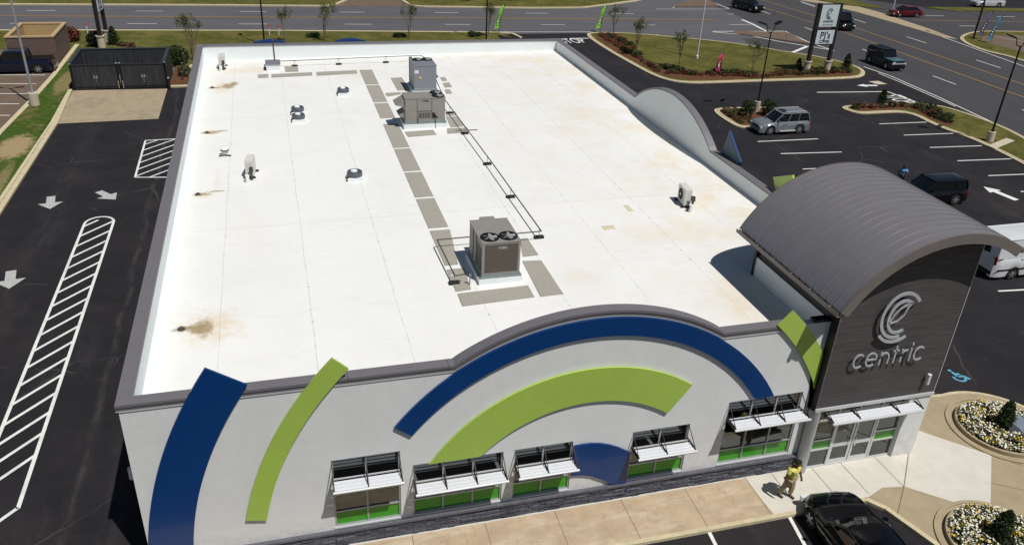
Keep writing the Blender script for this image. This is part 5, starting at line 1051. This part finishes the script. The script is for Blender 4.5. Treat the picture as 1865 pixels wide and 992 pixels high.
# ================================================================ VEHICLES
def interp(T,x):
    if x<=T[0][0]: return T[0][1]
    for (a,va),(b_,vb) in zip(T,T[1:]):
        if x<=b_: t=(x-a)/(b_-a); return va+(vb-va)*t
    return T[-1][1]
def car(label,cat,kind,loc,rz_,col,L_=4.7,Wd=1.85,Hh=1.75,wb=2.7,wr=.37,deck=None,cab=None,paint_rough=.28,grp=None,rack=False,glassm=None,name=None,metal=.3,hatch=None,bed=None,nose=(.5,.16,2.2)):
    o=empty(name or kind,loc,label,cat,rz_,grp); P=mat(kind+'_paint',col,paint_rough,metal,var=.04,coat=.6); hw=Wd/2
    fx=L_/2-.95; rx=fx-wb; zb=.24
    n=max(46,int(L_/.09)); V=[];fs=[];k=13
    for i in range(n+1):
        x=-L_/2+L_*i/n; zt_=interp(deck,x); e=min(x+L_/2,L_/2-x); w_=hw*(1-nose[1]*max(0,1-e/nose[0])**nose[2])
        za=zb
        for c_ in (fx,rx):
            dd=abs(x-c_); Rw=wr+.06
            if dd<Rw: za=max(za,wr+math.sqrt(Rw*Rw-dd*dd))
        zm=max(zb+.28,za+.03); zs=zt_-.16; zs=max(zs,zm+.02)
        e2=0 if e>.12 else .1*(1-e/.12)
        pr=[(w_*.72,zb+e2),(w_*.74,za),(w_*.985,za),(w_,zm),(w_*1.0,(zm+zs)/2),(w_*.965,zs),(w_*.88,zt_-.03)]
        sec=[(0,zb+e2)]+pr+[(w_*.45,zt_+.005),(0,zt_+.02)]
        sec=sec+[(-a,b_) for a,b_ in sec[-2:0:-1]]
        k=len(sec); V+=[(x,a,b_) for a,b_ in sec]
    for i in range(n):
        for j in range(k): fs.append((i*k+j,i*k+(j+1)%k,(i+1)*k+(j+1)%k,(i+1)*k+j))
    fs+=[tuple(range(k)),tuple(range(n*k,(n+1)*k))[::-1]]
    body=MB().add(V,fs).build('body',P,o,smooth=38)
    # greenhouse
    xb0,xt0,xt1,xb1,zbelt,wtop=cab   # rear base, rear top, front top, front base
    wbse=hw*.9; wt=wtop*hw; gz=Hh-.05
    def section(x,zlo,zhi,wl,wh): return [(x,-wl,zlo),(x,wl,zlo),(x,wh,zhi),(x,-wh,zhi)]
    G_=MB(); 
    base=[(xb0,-wbse*.96,zbelt),(xb1,-wbse*.93,zbelt-.02),(xb1,wbse*.93,zbelt-.02),(xb0,wbse*.96,zbelt)]; topp=[(xt0,-wt*.97,gz),(xt1,-wt*.95,gz),(xt1,wt*.95,gz),(xt0,wt*.97,gz)]
    # bulged windscreen mid-line
    G_.add(base+topp+[(xb1+.1,0,zbelt),(xt1+.07,0,gz+.01),(xb0-.04,0,zbelt),(xt0-.04,0,gz+.01)],[(0,1,5,4),(2,3,7,6),(1,8,9,5),(8,2,6,9),(3,10,11,7),(10,0,4,11),(4,5,9,11),(6,7,11,9)])
    G_.build('windows',glassm or CGLASS,o)
    # roof
    rf_=MB(); nx,ny=10,8; V=[];fs=[]
    for i in range(nx+1):
        for j in range(ny+1):
            s_=i/nx; t=j/ny*2-1; x=xt0-.05+(xt1-xt0+.1)*s_+.08*(1-t*t)*(1 if i==nx else 0); edge=max(abs(t)**4,(abs(2*s_-1))**6); V.append((x,t*wt*1.0,gz+.06-.05*edge+.02*(1-t*t)))
    for i in range(nx):
        for j in range(ny): a=i*(ny+1)+j; fs.append((a,a+ny+1,a+ny+2,a+1))
    rf_.add(V,fs); rf_.box(xt0-.03,xt1+.03,-wt*.98,wt*.98,gz-.01,gz+.008); rf_.build('roof_panel',P,o,smooth=40)
    for s_ in (-1,1):
        for nm_,a_,b2_,r2_ in (('front_pillar',(xb1,s_*wbse*.94,zbelt-.03),(xt1,s_*wt*.96,gz+.01),.042),('rear_pillar',(xb0,s_*wbse*.97,zbelt-.02),(xt0,s_*wt*.98,gz+.01),.06),('roof_rail',(xt0,s_*wt,gz+.012),(xt1,s_*wt*.98,gz+.012),.035)): MB().tube(a_,b2_,r2_,n=6).build(nm_,P,o)
        nb=1 if (xt1-xt0)<1.6 else 2
        for q_ in range(1,nb+1):
            t=q_/(nb+1); MB().tube((xb0+(xb1-xb0)*(t*.9+.03),s_*wbse*.955,zbelt-.02),(xt0+(xt1-xt0)*t,s_*wt*.985,gz),.038,n=6).build('middle_pillar',P,o)
    # wheels
    for wx in (fx,rx):
        for s_ in (-1,1):
            m=MB(); y1_=s_*(hw-.01); y0_=s_*(hw-.24); T_=m
            prof=[(wr*.72,0),(wr*.97,.0),(wr,.03),(wr,.19),(wr*.97,.22),(wr*.72,.22)]
            m.T=Matrix.Translation((wx,y0_,wr))@Matrix.Rotation(-s_*math.pi/2,4,'X'); m.lathe(prof,(0,0,0),24)
            wo=empty('wheel',(0,0,0),'','',0); 
            for kk in ('label','category'): del wo[kk]
            wo.parent=o; m.build('tyre',TYRE,wo,smooth=40)
            r_=MB(); r_.T=Matrix.Translation((wx,y0_,wr))@Matrix.Rotation(-s_*math.pi/2,4,'X'); r_.lathe([(wr*.7,.12),(wr*.7,.215),(wr*.62,.2)],(0,0,0),20)
            for a in range(6):
                r_.T=Matrix.Translation((wx,y0_,wr))@Matrix.Rotation(-s_*math.pi/2,4,'X')@Matrix.Rotation(a*math.pi/3,4,'Z'); r_.box(.03,wr*.64,-.035,.035,.205,.225)
            r_.T=Matrix.Translation((wx,y0_,wr))@Matrix.Rotation(-s_*math.pi/2,4,'X'); r_.lathe([(.07,.2),(.07,.235)],(0,0,0),12); r_.build('rim',RIMM,wo)
    zf=interp(deck,L_/2-.15); zr_=interp(deck,-L_/2+.1)
    for s_ in (-1,1):
        MB().box(L_/2-.14,L_/2-.015,s_*hw*.72-.17,s_*hw*.72+.17,zf-.3,zf-.13).build('headlight',HEADL,o)
        MB().box(-L_/2+.005,-L_/2+.1,s_*hw*.76-.12,s_*hw*.76+.12,zr_-.42,zr_-.12).build('tail_light',REDL,o)
        MB().tube((xb1-.3,s_*(hw*.86),zbelt+.02),(xb1-.28,s_*(hw+.03),zbelt+.05),.02,n=5).cbox((xb1-.27,s_*(hw+.05),zbelt+.07),(.09,.16,.12)).build('door_mirror',P,o)
    MB().box(L_/2-.08,L_/2+.012,-hw*.5,hw*.5,zf-.32,zf-.14).build('grille',BLACKM,o)
    MB().box(L_/2-.12,L_/2+.03,-hw*.82,hw*.82,zb+.1,zb+.3).build('front_bumper',P if kind!='panel_van' else BLACKM,o); MB().box(-L_/2-.03,-L_/2+.1,-hw*.82,hw*.82,zb+.12,zb+.32).build('rear_bumper',P if kind!='panel_van' else BLACKM,o)
    dh=MB(); gap=MB()
    for s_ in (-1,1):
        for t in (.35,.7):
            x=xb0+(xb1-xb0)*t; dh.box(x-.1,x+.08,s_*(hw+.012)-.012,s_*(hw+.012)+.012,zbelt-.2,zbelt-.165); gap.box(x+.2,x+.212,s_*(hw+.003)-.003,s_*(hw+.003)+.003,zb+.2,zbelt-.1)
        pass
    dh.build('door_handle',P,o); gap.build('door_gap',BLACKM,o)
    # wiper cowl
    MB().box(xb1-.02,xb1+.16,-hw*.75,hw*.75,zbelt-.025,zbelt-.0).build('cowl',BLACKM,o)
    if rack:
        r_=MB()
        for s_ in (-1,1): r_.tube((xt0+.15,s_*wt*.82,gz+.13),(xt1-.25,s_*wt*.82,gz+.13),.02)
        for t in (0.1,.35,.6,.85): x=xt0+.15+(xt1-xt0-.4)*t; r_.tube((x,-wt*.82,gz+.13),(x,wt*.82,gz+.13),.018)
        for t in (0.1,.85):
            for s_ in (-1,1): x=xt0+.15+(xt1-xt0-.4)*t; r_.tube((x,s_*wt*.82,gz+.03),(x,s_*wt*.82,gz+.13),.02)
        r_.build('roof_rack',LALU,o)
    return o
SUVD=[(-2.35,.95),(-2.28,1.05),(-1.9,1.1),(.9,1.08),(1.1,1.06),(2.1,.96),(2.3,.86),(2.35,.7)]
sil=car('silver older SUV with roof rack parked nose to the small island','SUV','suv',(44.85,37.05,0),math.radians(180.5),S((138,146,150)),4.7,1.8,1.75,2.72,.39,SUVD,(-2.2,-2.0,.35,1.05,1.06,.8),.3,rack=True,metal=.45)
MB().box(.35-.75,.35-.1,-.42,.42,1.775,1.79).build('sunroof',CGLASS,sil)
MB().box(-.9,.55,.88,.98,.30,.37).build('running_board',LALU,sil); MB().box(-.9,.55,-.98,-.88,.30,.37).build('running_board',LALU,sil)
car('black SUV driving behind the curved vault roof','SUV','suv',(47.1,21.95,0),math.radians(178),S((12,12,15)),4.75,1.9,1.75,2.8,.39,SUVD,(-2.2,-2.0,.4,1.05,1.08,.8),.2,name='dark_suv')
jp=car('boxy SUV with black body and teal grey bonnet heading down the avenue','SUV','suv',(69.6,55.9,0),math.radians(-90),S((12,20,24)),4.6,1.9,1.85,2.8,.42,[(-2.3,1.0),(-2.25,1.12),(.6,1.12),(.8,1.1),(2.1,1.05),(2.28,.95),(2.3,.8)],(-2.2,-2.12,.25,.62,1.12,.88),.3,name='boxy_suv')
MB().box(-2.1,.3,-.78,.78,1.855,1.89).build('hard_top',BLACKM,jp); MB().box(.72,2.1,-.78,.78,1.075,1.125).build('bonnet',mat('teal_bonnet',S((92,130,140)),.25,.3,coat=.4),jp); MB().box(2.31,2.34,-.75,.75,.78,.88).build('light_bar',LALU,jp)
car('black van driving down the avenue behind the pylon sign','van','panel_van',(77.4,75.5,0),math.radians(-96),S((9,9,12)),5.4,2.0,2.1,3.2,.38,[(-2.7,1.1),(-2.65,1.25),(1.2,1.25),(1.6,1.15),(2.5,.95),(2.68,.8),(2.7,.65)],(-2.6,-2.5,.9,1.75,1.24,.86),.2,name='black_van')
car('dark car crossing the junction at the top edge','car','sedan',(70.6,87.2,0),math.radians(-75),S((10,11,14)),4.9,1.9,1.7,2.8,.38,SUVD,(-2.2,-1.9,.4,1.1,1.06,.8),.2,name='dark_car')
SED=[(-2.35,.75),(-2.3,.92),(-1.7,.98),(.7,.96),(1.0,.92),(2.1,.78),(2.3,.66),(2.35,.5)]
car('dark red sedan waiting on the far road right of the avenue','car','sedan',(93.0,81.9,0),math.radians(176),S((92,14,24)),4.7,1.85,1.42,2.75,.34,SED,(-1.9,-1.1,.2,1.05,.95,.72),.2,name='red_sedan')
q=g(1800,13); car('white minivan parked beyond the far verge at the top right','minivan','minivan',(q.x,q.y+.4,0),math.radians(176),S((205,208,212)),5.1,1.95,1.75,3.0,.36,[(-2.55,1.0),(-2.5,1.1),(1.2,1.08),(1.5,1.0),(2.3,.88),(2.5,.74),(2.55,.55)],(-2.4,-2.3,.6,1.5,1.08,.82),.25,name='white_minivan')
VAND=[(-2.95,1.35),(-2.9,1.5),(1.5,1.5),(1.9,1.35),(2.7,1.15),(2.92,.95),(2.95,.7)]
va=car('white high roof delivery van parked past the right side of the vault','van','panel_van',(45.35,12.25,0),math.radians(0),S((212,214,216)),5.95,2.05,2.5,3.6,.36,VAND,(-2.9,-2.85,1.35,1.95,1.48,.88),.35,name='delivery_van',metal=0.)
m=MB(); P_=mat('van_white_paint',S((212,214,216)),.35,0,var=.02)
m.add([(-2.93,-.97,1.35),(1.3,-.97,1.35),(1.2,-.9,2.5),(-2.88,-.9,2.5),(-2.93,.97,1.35),(1.3,.97,1.35),(1.2,.9,2.5),(-2.88,.9,2.5)],[(0,1,2,3),(5,4,7,6),(3,2,6,7),(4,0,3,7),(1,5,6,2)]); m.build('cargo_box',P_,va)
MB().box(-2.8,1.0,-.985,-.972,1.3,1.36).box(-2.8,1.0,-1.04,-1.03,.62,.72).build('side_trim',BLACKM,va); MB().box(-2.96,-2.94,-.012,.012,.6,2.4).box(-2.97,-2.94,.25,.4,1.3,1.45).build('rear_door_gap',BLACKM,va)
MB().box(-2.99,-2.94,-.98,-.86,1.0,1.5).build('tail_light',REDL,va)
# pickup at left: cab + bed
q=g(97,128); pk_=car('dark blue pickup truck parked in the left neighbouring lot','pickup truck','pickup',(-16.75,62.45-.25,0),math.radians(181),S((14,22,44)),5.8,2.0,1.9,3.6,.42,[(-2.9,1.0),(-2.88,1.2),(-1.0,1.2),(1.2,1.18),(1.5,1.15),(2.6,1.05),(2.85,.9),(2.9,.7)],(-.95,-.8,.85,1.5,1.18,.82),.2,metal=.3)
MB().box(-2.8,-1.08,-.8,.8,1.2,1.235).build('cargo_bed',BLACKM,pk_); MB().tube((-2.95,-.8,.55),(-2.95,.8,.55),.07).build('chrome_bumper',CHROME,pk_)
# front black coupe
COUP=[(-2.5,.7),(-2.42,.92),(-2.0,1.0),(-1.5,1.02),(.45,1.0),(.75,.99),(1.5,.95),(2.0,.88),(2.3,.77),(2.44,.62),(2.5,.48)]
car('glossy black car parked nose in at the front sidewalk beside the plaza','car','coupe',(22.35,-4.4,0),math.radians(85),S((7,8,14)),5.0,2.08,1.46,2.95,.36,COUP,(-1.95,-1.0,.0,.85,.97,.72),.12,name='black_coupe',metal=.2,nose=(1.0,.34,2.4))
# ================================================================ PEOPLE
def skin(name,V,Eg,m,par,root=0,sub=2):
    me=bpy.data.meshes.new(name); me.from_pydata([v[:3] for v in V],Eg,[]); o=bpy.data.objects.new(name,me); COL.objects.link(o)
    md=o.modifiers.new('s','SKIN'); md.use_smooth_shade=True
    for i,v in enumerate(V):
        sv=me.skin_vertices[0].data[i]; r=v[3]; sv.radius=r if isinstance(r,tuple) else (r,r); sv.use_root=(i==root)
    s2=o.modifiers.new('u','SUBSURF'); s2.levels=sub; s2.render_levels=sub
    dg=bpy.context.evaluated_depsgraph_get(); me2=bpy.data.meshes.new_from_object(o.evaluated_get(dg)); me2.name=name; bpy.data.objects.remove(o)
    me2.materials.clear(); me2.materials.append(m); o=bpy.data.objects.new(name,me2); COL.objects.link(o); o.parent=par; return o
def person(loc,rz_,label,shirt,pants,walk=.25):
    o=empty('person',loc,label,'person',rz_); w_=walk
    J=[(0,0,.95,.14),(0,0,1.12,.125),(0,.01,1.3,.16),(0,.0,1.42,.13),(0,.02,1.5,.06),(0,.06,1.57,.065),(0,.08,1.66,.105),(0,.08,1.74,.095),
       (-.19,0,1.42,.07),(-.27,.05,1.17,.048),(-.27,.17,.96,.036),(-.26,.22,.88,.035),
       (.19,0,1.42,.07),(.28,-.02,1.16,.048),(.3,.1,.93,.036),(.3,.14,.86,.035),
       (-.1,0,.9,.1),(-.11,w_*.6,.5,.062),(-.11,w_*.55,.09,.045),(-.11,w_*.55+.16,.04,.04),
       (.1,0,.9,.1),(.12,-w_*.3,.5,.062),(.13,-w_*.9,.1,.045),(.13,-w_*.9+.16,.04,.04)]
    Eg=[(0,1),(1,2),(2,3),(3,4),(4,5),(5,6),(6,7),(3,8),(8,9),(9,10),(10,11),(3,12),(12,13),(13,14),(14,15),(0,16),(16,17),(17,18),(18,19),(0,20),(20,21),(21,22),(22,23)]
    # hands: fingers as short chains
    base=len(J); 
    for wi,s in ((11,-1),(15,1)):
        wx,wy,wz,_=J[wi]
        for k in range(4):
            J.append((wx+s*.0,wy-.02+k*.018,wz-.06,.0095)); J.append((wx-s*.012,wy-.015+k*.018,wz-.10+abs(k-1.5)*.008,.008)); Eg+=[(wi,len(J)-2),(len(J)-2,len(J)-1)]
        J.append((wx-s*.01,wy+.05,wz-.045,.009)); Eg.append((wi,len(J)-1))
    skin('body',J,Eg,SKIN,o)
    S_=[(0,0,.9,.165),(0,0,1.1,.15),(0,.01,1.3,.19),(0,0,1.43,.135),(-.2,0,1.42,.088),(-.26,.03,1.24,.078),(.2,0,1.42,.088),(.265,-.01,1.24,.078)]
    skin('shirt',S_,[(0,1),(1,2),(2,3),(3,4),(4,5),(3,6),(6,7)],shirt,o)
    T_=[(0,0,.92,.15),(-.1,0,.86,.115),(-.11,w_*.6,.5,.088),(-.11,w_*.55,.12,.075),(.1,0,.86,.115),(.12,-w_*.3,.5,.088),(.13,-w_*.9,.13,.075)]
    skin('trousers',T_,[(0,1),(1,2),(2,3),(0,4),(4,5),(5,6)],pants,o)
    for s,y_ in ((-.11,w_*.55),(.13,-w_*.9)): skin('shoe',[(s,y_-.03,.06,.05),(s,y_+.1,.05,.048),(s,y_+.19,.04,.035)],[(0,1),(1,2)],BLACKM,o)
    m=MB(); 
    bm=bmesh.new(); bmesh.ops.create_icosphere(bm,subdivisions=3,radius=.118)
    bmesh.ops.delete(bm,geom=[v for v in bm.verts if (v.co.y>.03 and v.co.z<.045) or v.co.z<-.05],context='VERTS')
    for v in bm.verts: v.co=Vector((v.co.x*.92,v.co.y*1.02+.065,v.co.z*1.05+1.705))
    me=bpy.data.meshes.new('hair'); bm.to_mesh(me); bm.free(); me.materials.append(HAIR); h_=bpy.data.objects.new('hair',me); COL.objects.link(h_); h_.parent=o
    f_=MB(); f_.cbox((0,.195,1.665),(.025,.04,.045)); f_.build('nose',SKIN,o)
    f_=MB(); f_.cbox((-.035,.178,1.695),(.028,.012,.012)).cbox((.035,.178,1.695),(.028,.012,.012)); f_.build('eyes',HAIR,o)
    f_=MB(); f_.cbox((0,.18,1.615),(.05,.012,.012)); f_.build('mouth',mat('lip',S((96,44,40)),.6),o)
    f_=MB(); f_.cbox((-.108,.075,1.66),(.02,.04,.06)).cbox((.108,.075,1.66),(.02,.04,.06)); f_.build('ears',SKIN,o)
    return o
pa=person((21.42,-1.32,ZS),math.radians(-155),'person in yellow shirt and khaki trousers walking on the sidewalk beside the black car',YSHIRT,KHAKI,.17)
pa.scale=(1.22,1.15,1.0); pa.rotation_euler=(math.radians(-4),0,math.radians(-155))
q=g(1637,343); person((q.x,q.y,0),math.radians(120),'person in pale blue shirt walking in the car park behind the vault roof',BSHIRT,DPANT,.25)
